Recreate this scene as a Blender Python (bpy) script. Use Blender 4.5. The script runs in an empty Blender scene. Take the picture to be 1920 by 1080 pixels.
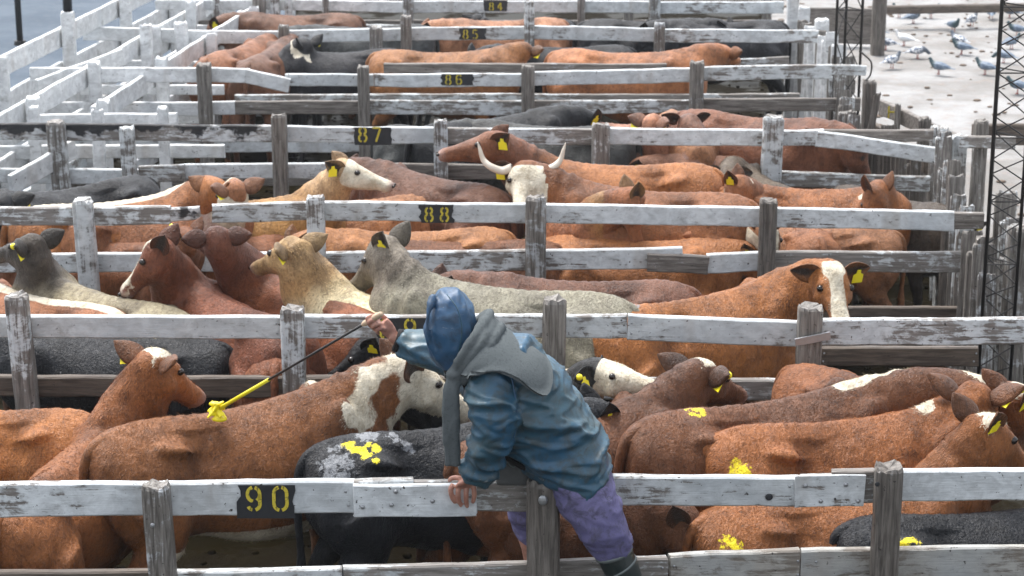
import bpy, math, random
import numpy as np
from mathutils import Vector, Matrix

random.seed(7); np.random.seed(7)
S = bpy.context.scene
col = S.collection

# ------------------------------------------------------------------ camera, sky, sun, exposure
HC = 4.92                      # camera height (a catwalk over the pens)
FPX = 4000.0                   # focal length in photo pixels (1920 wide)
TH = math.atan(1140.0 / FPX)   # downward pitch
cd = bpy.data.cameras.new('camera'); cam = bpy.data.objects.new('camera', cd); col.objects.link(cam)
cd.lens = FPX / 1920 * 36; cd.sensor_width = 36; cd.clip_end = 500; cd.clip_start = 0.1
cam.location = (0, 0, HC); cam.rotation_euler = (math.pi / 2 - TH, 0, 0)
S.camera = cam
cd.dof.use_dof = True; cd.dof.focus_distance = 10.3; cd.dof.aperture_fstop = 5.6

w = bpy.data.worlds.new('World'); S.world = w; w.use_nodes = True
nt = w.node_tree
SUN_EL, SUN_AZ = math.radians(66), math.radians(-35)
sky = nt.nodes.new('ShaderNodeTexSky'); sky.sky_type = 'NISHITA'; sky.sun_disc = False
sky.sun_elevation = SUN_EL; sky.sun_rotation = SUN_AZ; sky.air_density = 1.0; sky.dust_density = 3.0
hs = nt.nodes.new('ShaderNodeHueSaturation'); hs.inputs['Saturation'].default_value = 0.30
nt.links.new(sky.outputs[0], hs.inputs['Color'])
bg = nt.nodes['Background']; bg.inputs['Strength'].default_value = 0.15
nt.links.new(hs.outputs[0], bg.inputs['Color'])
ld = bpy.data.lights.new('sun', 'SUN'); ld.energy = 1.5; ld.angle = math.radians(20); ld.color = (1, 0.97, 0.93)
sun = bpy.data.objects.new('sun', ld); col.objects.link(sun)
sdir = Vector((math.sin(SUN_AZ) * math.cos(SUN_EL), math.cos(SUN_AZ) * math.cos(SUN_EL), math.sin(SUN_EL)))
sun.rotation_euler = sdir.to_track_quat('Z', 'Y').to_euler()
S.view_settings.view_transform = 'Standard'; S.view_settings.look = 'None'
S.view_settings.exposure = 1.32; S.view_settings.gamma = 1.0
try: S.view_settings.use_curve_mapping = False
except Exception: pass
S.cycles.max_bounces = 6; S.cycles.diffuse_bounces = 3

# ------------------------------------------------------------------ helpers
FW = np.array((0, math.cos(TH), -math.sin(TH))); UP = np.array((0, math.sin(TH), math.cos(TH))); RT = np.array((1., 0, 0))
CAM = np.array((0, 0, HC))
def ray(px, py): return RT * ((px - 960) / FPX) + UP * (-(py - 540) / FPX) + FW
def PZ(px, py, z):
    d = ray(px, py); return CAM + d * ((z - HC) / d[2])
def PYY(px, py, Y):
    d = ray(px, py); return CAM + d * (Y / d[1])
def N(v):
    v = np.asarray(v, float); return v / (np.linalg.norm(v) + 1e-12)
def vnoise(p, sc, seed=0):                 # cheap smooth pseudo noise, -1..1
    q = np.asarray(p) * sc + seed * 3.17
    x, y, z = q[..., 0], q[..., 1], q[..., 2]
    a = np.sin(x * 1.31 + 2.1 * np.sin(y * .93 + z * .41)) + np.sin(y * 1.57 + 1.7 * np.sin(z * 1.13 + x * .37)) + np.sin(z * 1.43 + 1.9 * np.sin(x * 1.07 + y * .53))
    b = np.sin(x * 2.9 + y * 1.3 + 1.1 * np.sin(z * 2.3)) * np.sin(y * 2.7 - z * 1.9 + seed)
    return (a / 3 * .7 + b * .3)
def mesh(name, V, F, smooth=True):
    me = bpy.data.meshes.new(name); me.from_pydata([tuple(map(float, v)) for v in V], [], [tuple(map(int, f)) for f in F])
    if smooth: me.polygons.foreach_set('use_smooth', [True] * len(me.polygons))
    me.update(); return me
def obj(name, me, mat=None, parent=None, smooth=True):
    if isinstance(me, tuple): me = mesh(name, me[0], me[1], smooth)
    o = bpy.data.objects.new(name, me); col.objects.link(o)
    if mat is not None:
        for m in (mat if isinstance(mat, (list, tuple)) else [mat]): me.materials.append(m)
    if parent is not None: o.parent = parent
    return o
def tag(o, label=None, cat=None, group=None, kind=None):
    if label: o['label'] = label
    if cat: o['category'] = cat
    if group: o['group'] = group
    if kind: o['kind'] = kind
    return o
def empty(name, loc, rz=0.0, **k):
    o = bpy.data.objects.new(name, None); o.empty_display_size = .1; col.objects.link(o)
    o.location = tuple(map(float, loc)); o.rotation_euler = (0, 0, rz); tag(o, **k); return o
def join(parts):
    V, F, n = [], [], 0
    for v, f in parts:
        V.append(np.asarray(v, float)); F += [tuple(i + n for i in q) for q in f]; n += len(v)
    return np.vstack(V), F
def shift(VF, off): return np.asarray(VF[0], float) - np.asarray(off, float), VF[1]
def loft(C, A, B, U, n=18, e=2.0, B2=None, e2=None, caps=True):
    C = np.asarray(C, float); k = len(C)
    A = np.broadcast_to(np.asarray(A, float), (k,)); B = np.broadcast_to(np.asarray(B, float), (k,))
    B2 = B if B2 is None else np.asarray(B2, float); e2 = e if e2 is None else e2
    U = np.asarray(U, float); U = np.tile(U, (k, 1)) if U.ndim == 1 else U
    T = np.gradient(C, axis=0); V = []
    for i in range(k):
        t = N(T[i]); s = N(np.cross(t, U[i])); u = np.cross(s, t)
        for j in range(n):
            a = 2 * math.pi * j / n; c, d = math.cos(a), math.sin(a)
            ee = e if d > 0 else e2
            cc = math.copysign(abs(c) ** (2 / ee), c); dd = math.copysign(abs(d) ** (2 / ee), d)
            V.append(C[i] + s * A[i] * cc + u * (B[i] if d > 0 else B2[i]) * dd)
    F = []
    for i in range(k - 1):
        for j in range(n):
            a, b = i * n + j, i * n + (j + 1) % n
            F.append((a, a + n, b + n, b))
    if caps:
        V.append(C[0]); V.append(C[-1]); c0, c1 = len(V) - 2, len(V) - 1
        for j in range(n):
            F.append((c0, j, (j + 1) % n)); F.append((c1, (k - 1) * n + (j + 1) % n, (k - 1) * n + j))
    return np.array(V), F
def smoothpath(P, m=24):                   # Catmull-Rom through rows of P (any number of columns)
    P = np.asarray(P, float); k = len(P); out = []
    Q = np.vstack([2 * P[0] - P[1], P, 2 * P[-1] - P[-2]])
    for i in range(m):
        t = i / (m - 1) * (k - 1); j = min(int(t), k - 2); f = t - j
        p0, p1, p2, p3 = Q[j], Q[j + 1], Q[j + 2], Q[j + 3]
        out.append(.5 * ((2 * p1) + (-p0 + p2) * f + (2 * p0 - 5 * p1 + 4 * p2 - p3) * f * f + (-p0 + 3 * p1 - 3 * p2 + p3) * f ** 3))
    return np.array(out)
def tube(P, r, n=8, m=None, flat=1.0, up=(0, 0, 1)):
    P = np.asarray(P, float); r = np.broadcast_to(np.asarray(r, float), (len(P),))
    D = np.column_stack([P, r])
    if m: D = smoothpath(D, m)
    t = N(D[-1, :3] - D[0, :3]); U = np.array(up, float)
    if abs(np.dot(t, U)) > .9: U = np.array((0, 1., 0)) if abs(t[1]) < .9 else np.array((1., 0, 0))
    return loft(D[:, :3], D[:, 3], np.abs(D[:, 3]) * flat, U, n=n)
def ellipsoid(c, r, n=14, m=10, R=None):
    c = np.array(c, float); V = []; F = []
    for i in range(1, m):
        for j in range(n):
            a, b = math.pi * i / m, 2 * math.pi * j / n
            V.append((math.sin(a) * math.cos(b) * r[0], math.sin(a) * math.sin(b) * r[1], math.cos(a) * r[2]))
    V += [(0, 0, r[2]), (0, 0, -r[2])]; V = np.array(V)
    for i in range(m - 2):
        for j in range(n):
            a, b = i * n + j, i * n + (j + 1) % n; F.append((a, a + n, b + n, b))
    t, bt = (m - 1) * n, (m - 1) * n + 1
    for j in range(n):
        F.append((t, j, (j + 1) % n)); F.append((bt, (m - 2) * n + (j + 1) % n, (m - 2) * n + j))
    if R is not None: V = V @ np.asarray(R).T
    return V + c, F
def box(c, s, R=None):
    c = np.array(c, float); s = np.array(s, float) / 2
    V = np.array([(x, y, z) for x in (-1, 1) for y in (-1, 1) for z in (-1, 1)]) * s
    if R is not None: V = V @ np.asarray(R).T
    return V + c, [(0, 1, 3, 2), (4, 6, 7, 5), (0, 4, 5, 1), (2, 3, 7, 6), (0, 2, 6, 4), (1, 5, 7, 3)]
def remesh(parts, voxel, it=6, lam=.5):
    V, F = join(parts); me = mesh('tmp', V, F); o = bpy.data.objects.new('tmp', me); col.objects.link(o)
    md = o.modifiers.new('r', 'REMESH'); md.mode = 'VOXEL'; md.voxel_size = voxel
    dg = bpy.context.evaluated_depsgraph_get(); ev = o.evaluated_get(dg); m2 = ev.to_mesh()
    nv = len(m2.vertices); V = np.empty(nv * 3); m2.vertices.foreach_get('co', V); V = V.reshape(-1, 3)
    F = [tuple(p.vertices) for p in m2.polygons]
    E = np.empty(len(m2.edges) * 2, int); m2.edges.foreach_get('vertices', E); E = E.reshape(-1, 2)
    ev.to_mesh_clear(); bpy.data.objects.remove(o); bpy.data.meshes.remove(me)
    deg = np.bincount(E.ravel(), minlength=nv).astype(float); deg[deg == 0] = 1
    for k in range(it):
        A = np.zeros_like(V)
        for d in range(3):
            A[:, d] = (np.bincount(E[:, 0], V[E[:, 1], d], nv) + np.bincount(E[:, 1], V[E[:, 0], d], nv)) / deg
        V = V + lam * (A - V)
    return V, F
def vnormals(V, F):
    Q = np.array([f if len(f) == 4 else (f[0], f[1], f[2], f[2]) for f in F])
    n = np.cross(V[Q[:, 2]] - V[Q[:, 0]], V[Q[:, 3]] - V[Q[:, 1]])
    o = np.zeros_like(V)
    for k in range(4): np.add.at(o, Q[:, k], n)
    return o / (np.linalg.norm(o, axis=1, keepdims=True) + 1e-12)
def attr(me, name, data, kind='FLOAT'):
    a = me.attributes.new(name, 'FLOAT_COLOR' if kind == 'C' else 'FLOAT', 'POINT')
    a.data.foreach_set('color' if kind == 'C' else 'value', np.asarray(data, np.float32).ravel())

# ------------------------------------------------------------------ materials
class MT:
    def __init__(s, name):
        s.m = bpy.data.materials.new(name); s.m.use_nodes = True; s.t = s.m.node_tree; s.b = s.t.nodes['Principled BSDF']
        s.tc = s.t.nodes.new('ShaderNodeTexCoord').outputs['Object']
    def put(s, sock, v):
        if hasattr(v, 'links') or isinstance(v, bpy.types.NodeSocket): s.t.links.new(v, sock)
        elif isinstance(v, (tuple, list)) and len(v) == 3 and sock.type == 'RGBA': sock.default_value = (*v, 1)
        else: sock.default_value = v
    def map(s, sc=(1, 1, 1), v=None):
        n = s.t.nodes.new('ShaderNodeMapping'); s.put(n.inputs[0], v or s.tc); n.inputs['Scale'].default_value = sc; return n.outputs[0]
    def noise(s, sc, det=4, rough=.55, v=None, dist=0, lac=2.0):
        n = s.t.nodes.new('ShaderNodeTexNoise'); s.put(n.inputs['Vector'], v or s.tc)
        n.inputs['Scale'].default_value = sc; n.inputs['Detail'].default_value = det; n.inputs['Roughness'].default_value = rough; n.inputs['Distortion'].default_value = dist
        return n.outputs['Fac']
    def vor(s, sc, v=None, f='F1', out='Distance'):
        n = s.t.nodes.new('ShaderNodeTexVoronoi'); n.feature = f; s.put(n.inputs['Vector'], v or s.tc); n.inputs['Scale'].default_value = sc; return n.outputs[out]
    def ramp(s, x, a, b, lo=0.0, hi=1.0):
        n = s.t.nodes.new('ShaderNodeMapRange'); n.interpolation_type = 'SMOOTHSTEP'; s.put(n.inputs[0], x)
        for i, v in enumerate((a, b, lo, hi)): s.put(n.inputs[i + 1], v)
        return n.outputs[0]
    def mix(s, f, a, b, mode='MIX'):
        n = s.t.nodes.new('ShaderNodeMix'); n.data_type = 'RGBA'; n.blend_type = mode
        s.put(n.inputs[0], f); s.put(n.inputs[6], a); s.put(n.inputs[7], b); return n.outputs[2]
    def math(s, op, a, b=0.0):
        n = s.t.nodes.new('ShaderNodeMath'); n.operation = op; s.put(n.inputs[0], a); s.put(n.inputs[1], b); return n.outputs[0]
    def attr(s, name, out='Fac'):
        n = s.t.nodes.new('ShaderNodeAttribute'); n.attribute_name = name; return n.outputs[out]
    def rnd(s): return s.t.nodes.new('ShaderNodeObjectInfo').outputs['Random']
    def bump(s, h, st=.3, d=.01):
        n = s.t.nodes.new('ShaderNodeBump'); s.put(n.inputs['Height'], h); n.inputs['Strength'].default_value = st; n.inputs['Distance'].default_value = d
        s.t.links.new(n.outputs[0], s.b.inputs['Normal']); return n
    def sep(s, i, v=None):
        n = s.t.nodes.new('ShaderNodeSeparateXYZ'); s.put(n.inputs[0], v or s.tc); return n.outputs[i]
    def out(s, c, r=.6, spec=.5, metal=0.0):
        s.put(s.b.inputs['Base Color'], c); s.put(s.b.inputs['Roughness'], r); s.put(s.b.inputs['Specular IOR Level'], spec); s.put(s.b.inputs['Metallic'], metal); return s.m
def simple(name, c, r=.6, var=.25, sc=18, bump=.2, metal=0.0, spec=.5):
    m = MT(name); n = m.noise(sc, 5)
    cc = m.mix(n, tuple(x * (1 - var) for x in c), tuple(min(1, x * (1 + var)) for x in c))
    m.bump(m.noise(sc * 5, 4), bump, .004); return m.out(cc, r, spec, metal)

def wood(name, paint, wood_a, wood_b, lo, hi, black=0.0, grainaxis=0):
    # paint flaking off weathered timber; lo/hi move the cover threshold
    m = MT(name); st = [14, 14, 14]; st[grainaxis] = 1.1; g = m.noise(3.5, 6, .62, m.map(tuple(st)), dist=.6)
    fine = [60, 60, 60]; fine[grainaxis] = 3; fg = m.noise(2.2, 4, .6, m.map(tuple(fine)))
    rn = m.rnd(); off = m.t.nodes.new('ShaderNodeVectorMath'); off.operation = 'ADD'; m.put(off.inputs[0], m.tc)
    cmb = m.t.nodes.new('ShaderNodeCombineXYZ'); m.put(cmb.inputs[0], m.math('MULTIPLY', rn, 37.0)); m.put(cmb.inputs[1], m.math('MULTIPLY', rn, 11.0)); m.t.links.new(cmb.outputs[0], off.inputs[1])
    v = off.outputs[0]
    sv = [1.6, 1.6, 2.6]; 
    big = m.noise(1.6, 3, .5, v); mid = m.noise(9, 6, .7, m.map((1.0, 1.0, 1.6), v), dist=.4); spk = m.noise(38, 3, .6, v)
    cov = m.math('ADD', m.math('MULTIPLY', big, .8), m.math('ADD', m.math('MULTIPLY', mid, .9), m.math('ADD', m.math('MULTIPLY', g, .7), m.math('MULTIPLY', rn, .2))))
    mask = m.ramp(cov, lo, hi)
    wc = m.mix(m.ramp(g, .3, .7), wood_a, wood_b); wc = m.mix(m.math('MULTIPLY', m.ramp(fg, .55, .75), .6), wc, tuple(x * .3 for x in wood_a))
    pc = m.mix(m.ramp(mid, .35, .68), tuple(x * .66 for x in paint), paint); pc = m.mix(m.math('MULTIPLY', m.math('FRACT', m.math('MULTIPLY', rn, 7.31)), .30), pc, (.36, .37, .36))
    pc = m.mix(m.math('MULTIPLY', m.ramp(m.noise(2.6, 4, .6, m.map((1.0, 1.0, .25), v)), .55, .70), .40), pc, (.30, .25, .20))
    pc = m.mix(m.math('MULTIPLY', m.ramp(big, .50, .72), .36), pc, (.36, .41, .45))          # bluish mildew film
    pc = m.mix(m.math('MULTIPLY', m.ramp(fg, .6, .78), .45), pc, (.2, .2, .19))
    c = m.mix(mask, wc, pc)
    c = m.mix(m.ramp(spk, .665, .71), c, (.035, .03, .027))                                 # dark pits and splashes of mud
    c = m.mix(m.math('MULTIPLY', m.ramp(m.noise(4.2, 5, .7, v), .56, .74), .55), c, (.10, .085, .07))
    if black: c = m.mix(m.ramp(m.math('ADD', m.noise(5, 4, .6, v), m.math('MULTIPLY', m.sep(2), 2.2)), -.02 + black, .05 + black), c, (.02, .02, .022))
    h = m.math('ADD', m.math('MULTIPLY', mask, .6), m.math('ADD', m.math('MULTIPLY', fg, .6), m.math('MULTIPLY', mid, .35)))
    m.bump(h, .55, .006); return m.out(c, m.ramp(mid, .3, .7, .38, .68), .45)

PAINT = (.74, .775, .79)
M = {}
M['white'] = wood('white_painted_wood', PAINT, (.16, .14, .125), (.30, .28, .26), 1.095, 1.215)
M['worn'] = wood('worn_white_painted_wood', (.66, .69, .70), (.15, .135, .12), (.30, .28, .26), 1.245, 1.375)
M['bright'] = wood('fresh_whitewashed_wood', (.86, .875, .88), (.3, .29, .28), (.45, .44, .42), 0.845, 0.985)
M['stain'] = wood('black_stained_white_board', (.66, .68, .69), (.16, .14, .125), (.28, .26, .24), 1.12, 1.28, black=.52)
M['grey'] = wood('weathered_grey_wood', (.50, .50, .50), (.085, .072, .062), (.26, .235, .21), 1.50, 1.68)
M['brown'] = wood('wet_brown_wood', (.35, .34, .33), (.055, .042, .034), (.15, .12, .095), 1.62, 1.85)
M['beige'] = wood('bare_beige_board', (.40, .385, .35), (.15, .13, .11), (.30, .27, .23), 1.2, 1.4)
M['postw'] = wood('whitewashed_post_wood', (.70, .73, .74), (.10, .09, .08), (.28, .26, .24), 1.24, 1.40, grainaxis=2)
M['postg'] = wood('grey_post_wood', (.52, .53, .54), (.075, .066, .058), (.27, .25, .225), 1.42, 1.60, grainaxis=2)
M['postd'] = wood('dark_post_wood', (.4, .4, .4), (.06, .052, .045), (.19, .17, .15), 1.58, 1.82, grainaxis=2)
M['bolt'] = simple('galvanised_bolt', (.35, .36, .37), .4, metal=.6)
M['steel'] = simple('black_steel', (.03, .028, .027), .5, .4, metal=.3)
M['black_paint'] = simple('black_stencil_ground', (.022, .024, .028), .5, .5, 25)
def mk_digit():
    m = MT('yellow_stencil_paint'); n = m.noise(40, 4, .7)
    return m.out(m.mix(m.ramp(n, .50, .64), (.62, .50, .045), (.10, .085, .03)), .55)
M['digit'] = mk_digit()
M['tag'] = simple('yellow_ear_tag', (.85, .72, .02), .4, .08, 10, 0)
M['ypaint'] = simple('wet_yellow_paint', (.90, .74, .015), .3, .10, 30, .3)
M['eye'] = simple('wet_dark_eye', (.012, .008, .006), .08, 0, 5, 0)
def mk_horn():
    m = MT('horn_keratin'); t = m.attr('t')
    return m.out(m.mix(m.ramp(t, .72, 1.0), m.mix(m.noise(14), (.55, .47, .38), (.78, .72, .62)), (.05, .045, .04)), .35)
M['horn'] = mk_horn()

def mk_hide():
    m = MT('cattle_hide')
    base = m.attr('base', 'Color'); wf = m.attr('white'); pf = m.attr('paint'); mu = m.attr('muzzle'); dk = m.attr('dark'); yl = m.attr('yel')
    n1 = m.noise(3.2, 4, .6); n2 = m.noise(11, 5, .65); curl = m.noise(30, 4, .6, m.map((1, 1, 1)), dist=1.4)
    hair = m.noise(70, 3, .6, m.map((.35, 1, .8)), dist=1.0)
    c = m.mix(m.ramp(n1, .3, .72, 0, .5), base, m.mix(1.0, base, (1.5, 1.5, 1.4), 'MULTIPLY'))
    c = m.mix(m.ramp(n2, .42, .66, 0, .5), c, m.mix(1.0, c, (.55, .52, .50), 'MULTIPLY'))
    streak = m.noise(24, 4, .62, m.map((2.4, 1.0, .55)), dist=1.6)
    c = m.mix(m.ramp(curl, .47, .66, 0, .54), c, m.mix(1.0, c, (.46, .43, .42), 'MULTIPLY'))
    c = m.mix(m.ramp(streak, .49, .66, 0, .56), c, m.mix(1.0, c, (.42, .38, .37), 'MULTIPLY'))
    c = m.mix(m.ramp(m.noise(1.9, 5, .7), .47, .64, 0, .82), c, m.mix(1.0, c, (.48, .46, .46), 'MULTIPLY'))
    wm = m.ramp(m.math('ADD', wf, m.math('MULTIPLY', m.math('SUBTRACT', m.math('ADD', n2, m.math('MULTIPLY', hair, .4)), .7), .42)), .44, .56)
    wc = m.mix(m.ramp(n2, .4, .7), (.72, .66, .53), (.46, .39, .28)); wc = m.mix(m.ramp(curl, .5, .66, 0, .35), wc, (.22, .18, .12))
    c = m.mix(wm, c, wc)
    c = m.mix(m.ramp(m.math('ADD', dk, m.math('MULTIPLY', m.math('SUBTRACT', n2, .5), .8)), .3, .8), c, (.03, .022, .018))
    c = m.mix(mu, c, m.mix(n2, (.18, .11, .09), (.50, .33, .28)))
    c = m.mix(m.ramp(m.noise(26, 4, .7), .665, .72, 0, .8), c, (.05, .035, .025))     # flecks of dung and mud
    # wet yellow and pale marking paint
    pm = m.math('MULTIPLY', m.ramp(m.math('ADD', pf, m.math('MULTIPLY', m.math('SUBTRACT', m.noise(22, 5, .7), .5), 1.5)), .42, .56), m.ramp(m.noise(48, 4, .7), .30, .52, .55, 1))
    c = m.mix(pm, c, m.mix(yl, (.23, .24, .255), (.88, .72, .02)))
    m.bump(m.math('ADD', m.math('ADD', m.math('MULTIPLY', hair, .5), m.math('MULTIPLY', streak, .8)), m.math('ADD', m.math('MULTIPLY', curl, .8), m.math('MULTIPLY', n2, .5))), .8, .012)
    r = m.ramp(n2, .3, .7, .34, .56)
    m.put(m.b.inputs['Sheen Weight'], .05); m.put(m.b.inputs['Sheen Roughness'], .5)
    return m.out(c, r, .30)
M['hide'] = mk_hide()
def mk_fur():
    m = MT('cattle_fur'); return m.out(m.attr('fcol', 'Color'), .45, .19)
M['fur'] = mk_fur()

# ------------------------------------------------------------------ ground
def grid_sheet(name, x0, x1, y0, y1, step, z, amp, mat, label_kind='structure', seed=0):
    nx, ny = int((x1 - x0) / step) + 1, int((y1 - y0) / step) + 1
    X, Y = np.meshgrid(np.linspace(x0, x1, nx), np.linspace(y0, y1, ny)); P = np.stack([X, Y, X * 0], -1).reshape(-1, 3)
    P[:, 2] = z + amp * (vnoise(P, 3.0, seed) * .5 + vnoise(P, 9.0, seed + 3) * .35 + vnoise(P, 23.0, seed + 5) * .2)
    F = [(j * nx + i, j * nx + i + 1, (j + 1) * nx + i + 1, (j + 1) * nx + i) for j in range(ny - 1) for i in range(nx - 1)]
    o = obj(name, (P, F), mat); tag(o, kind=label_kind); return o
def mk_mud():
    m = MT('wet_mud'); a = m.noise(2.2, 6, .65); b = m.noise(14, 6, .7)
    wet = m.ramp(m.noise(1.3, 4, .6), .44, .56)
    c = m.mix(a, (.007, .0052, .0025), (.014, .0105, .0055)); c = m.mix(m.ramp(b, .4, .7), c, (.013, .010, .006)); c = m.mix(wet, c, (.012, .0092, .0035))
    m.bump(m.math('MULTIPLY', b, m.math('SUBTRACT', 1.0, wet)), .9, .03)
    return m.out(c, m.ramp(wet, 0, 1, .8, .35), .02)
def mk_sand():
    m = MT('trampled_pale_yard'); a = m.noise(.7, 5, .6); b = m.noise(5, 6, .7); c_ = m.noise(22, 5, .7)
    c = m.mix(m.ramp(a, .35, .65), (.21, .20, .188), (.33, .328, .325)); c = m.mix(m.ramp(b, .5, .68, 0, .6), c, (.27, .22, .185))
    c = m.mix(m.ramp(c_, .62, .72, 0, .7), c, (.16, .125, .10)); m.bump(m.math('ADD', b, m.math('MULTIPLY', c_, .5)), .8, .05)
    return m.out(c, m.ramp(a, .4, .6, .8, .5), .3)
def mk_conc():
    m = MT('wet_concrete'); a = m.noise(.8, 5, .6); b = m.noise(7, 6, .7)
    c = m.mix(a, (.07, .088, .112), (.12, .15, .185)); c = m.mix(m.ramp(b, .5, .7, 0, .5), c, (.16, .17, .19)); m.bump(b, .3, .01)
    return m.out(c, m.ramp(a, .4, .6, .8, .6), .04)
obj('ground', ([(-150, -20, -.06), (150, -20, -.06), (150, 300, -.06), (-150, 300, -.06)], [(0, 1, 2, 3)]), mk_mud(), smooth=False)['kind'] = 'structure'
grid_sheet('pen_floor', -4.6, 3.8, 9.0, 30.0, .09, 0, .05, bpy.data.materials['wet_mud'])
grid_sheet('yard_ground', 3.85, 26, 13.6, 60.0, .25, -.005, .03, mk_sand(), seed=4)
cp = obj('paved_alley', ([(-26, 8, .0), (-4.95, 8, .0), (-4.95, 20.0, .0), (-4.1, 27.2, .0), (-2.3, 42, .0), (-26, 42, .0)], [(0, 1, 2, 3, 4, 5)]), mk_conc(), smooth=False); cp['kind'] = 'structure'

# ------------------------------------------------------------------ timber
def board(A, B, h, t, sag=0.0, rough=1.0, seed=None, ragged=0.0):
    """plank whose top edge runs A->B; thickness goes behind (towards +normal)"""
    seed = random.random() * 50 if seed is None else seed
    A, B = np.array(A, float), np.array(B, float); L = np.linalg.norm(B - A); n = max(3, int(L / .10))
    d = (B - A) / L; nrm = N(np.cross(d, (0, 0, 1.))) * -1; up = N(np.cross(nrm, d)) * 1.0
    if up[2] < 0: up = -up
    if nrm[1] < 0: nrm = -nrm
    if abs(d[1]) > abs(d[0]) and nrm[0] < 0: nrm = nrm
    ch = min(t, h) * .16; V = []
    prof = [(0, -ch), (ch, 0), (t - ch, 0), (t, -ch), (t, -h + ch), (t - ch, -h), (ch, -h), (0, -h + ch)]
    for i in range(n + 1):
        s = i / n; p = A + (B - A) * s; p = p - up * sag * math.sin(math.pi * s)
        for k, (a, b) in enumerate(prof):
            q = p + nrm * a + up * b
            e = 1.0 if k in (0, 1, 2, 3) else 1.2
            q = q + up * vnoise(q[None] * (1, 1, .2), 5 + 0 * k, seed + (0 if b > -h / 2 else 9))[0] * .006 * rough * e \
                  + up * vnoise(q[None], 31, seed + (0 if b > -h / 2 else 9))[0] * .0022 * rough + nrm * vnoise(q[None] * (1, 1, 0), 4, seed + 3)[0] * .004 * rough
            if ragged and (i == 0 or i == n): q = q + d * vnoise(q[None], 50, seed)[0] * ragged
            V.append(q)
    F = []
    m = len(prof)
    for i in range(n):
        for j in range(m):
            a, b = i * m + j, i * m + (j + 1) % m; F.append((a, b, b + m, a + m))
    F.append(tuple(range(m))[::-1]); F.append(tuple(n * m + j for j in range(m)))
    return np.array(V), F
def post(top, bot, wx, wy, round_=0.0, seed=0, split=.0):
    """weathered post from top to bot, split and worn at the top"""
    top, bot = np.array(top, float), np.array(bot, float); L = np.linalg.norm(top - bot); m = max(6, int(L / .07)); n = 20; V = []
    e = 5.5 - 3.3 * round_
    for i in range(m + 1):
        s = i / m; c = top + (bot - top) * s
        tp = 1.0 - (.10 if i == 0 else 0) + .04 * vnoise(np.array([[seed, s * 6, 0]]), 1.0, seed)[0]
        for j in range(n):
            a = 2 * math.pi * (j + .5) / n; x = math.copysign(abs(math.cos(a)) ** (2 / e), math.cos(a)); y = math.copysign(abs(math.sin(a)) ** (2 / e), math.sin(a))
            g = vnoise(np.array([[x * 2, y * 2, s * .5]]), 3.1, seed)[0]
            crack = split * math.exp(-((a - 4.4 - .3 * math.sin(seed)) / .14) ** 2) * max(0, 1 - s * L / .5)
            r = tp * (1 + .06 * g + .03 * vnoise(np.array([[x * 3, y * 3, s * 9 * L]]), 4.0, seed)[0]) * (1 - crack)
            q = c + np.array((x * wx / 2 * r, y * wy / 2 * r, 0))
            if i == 0: q[2] += .022 * vnoise(np.array([[x, y, 0]]), 4.5, seed + 2)[0]
            if i == 1: q[2] += L / m * .75
            V.append(q)
    F = []
    for i in range(m):
        for j in range(n):
            a, b = i * n + j, i * n + (j + 1) % n; F.append((a, a + n, b + n, b))
    cc = top.copy(); cc[2] -= .008 + .02 * split; V.append(cc)
    for j in range(n): F.append((len(V) - 1, j, (j + 1) % n))
    return np.array(V), F
def boltmesh(): return ellipsoid((0, 0, 0), (.011, .006, .011), 8, 6)
BOLT = mesh('bolt', *boltmesh()); BOLT.materials.append(M['bolt'])

# stencil digits: strokes in a 0..1 x 0..1.7 box
def arc(cx, cy, rx, ry, a0, a1, k=9):
    return [(cx + rx * math.cos(math.radians(a0 + (a1 - a0) * i / (k - 1))), cy + ry * math.sin(math.radians(a0 + (a1 - a0) * i / (k - 1)))) for i in range(k)]
DIG = {'8': [arc(.5, 1.26, .36, .38, -70, 70), arc(.5, 1.26, .36, .38, 110, 250), arc(.5, .43, .42, .43, -70, 70), arc(.5, .43, .42, .43, 110, 250)],
       '0': [arc(.5, 1.2, .42, .45, 10, 78) + [], arc(.5, 1.2, .42, .45, 102, 170), [(.92, 1.28), (.92, .42)], [(.08, 1.28), (.08, .42)], arc(.5, .5, .42, .45, -78, -10), arc(.5, .5, .42, .45, 190, 258)],
       '9': [arc(.5, 1.15, .40, .48, 100, 262), arc(.5, 1.15, .40, .48, -60, 78), [(.90, 1.15), (.90, .55)], arc(.5, .5, .40, .44, -75, 8), arc(.5, .5, .4, .44, 205, 255)],
       '4': [[(.68, 0), (.68, 1.62)], [(.60, 1.6), (.05, .62)], [(.05, .52), (.55, .52)], [(.8, .52), (1.0, .52)]],
       '5': [[(.12, 1.6), (.9, 1.6)], [(.12, 1.5), (.12, .95)], arc(.46, .5, .44, .48, 85, -80, 12), arc(.46, .5, .44, .46, 215, 255)],
       '6': [arc(.5, .5, .42, .46, -78, 78), arc(.5, .5, .42, .46, 102, 255), [(.08, .6), (.08, 1.2)], arc(.5, 1.15, .42, .46, 178, 100), arc(.5, 1.15, .42, .46, 75, 30)],
       '7': [[(.05, 1.6), (.95, 1.6)], [(.92, 1.5), (.42, .02)]]}
def stroke(pts, wd):
    P = np.array(pts); T = np.gradient(P, axis=0); T /= np.linalg.norm(T, axis=1, keepdims=True) + 1e-9; Nn = np.stack([-T[:, 1], T[:, 0]], 1)
    a, b = P + Nn * wd, P - Nn * wd; return a, b
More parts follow.
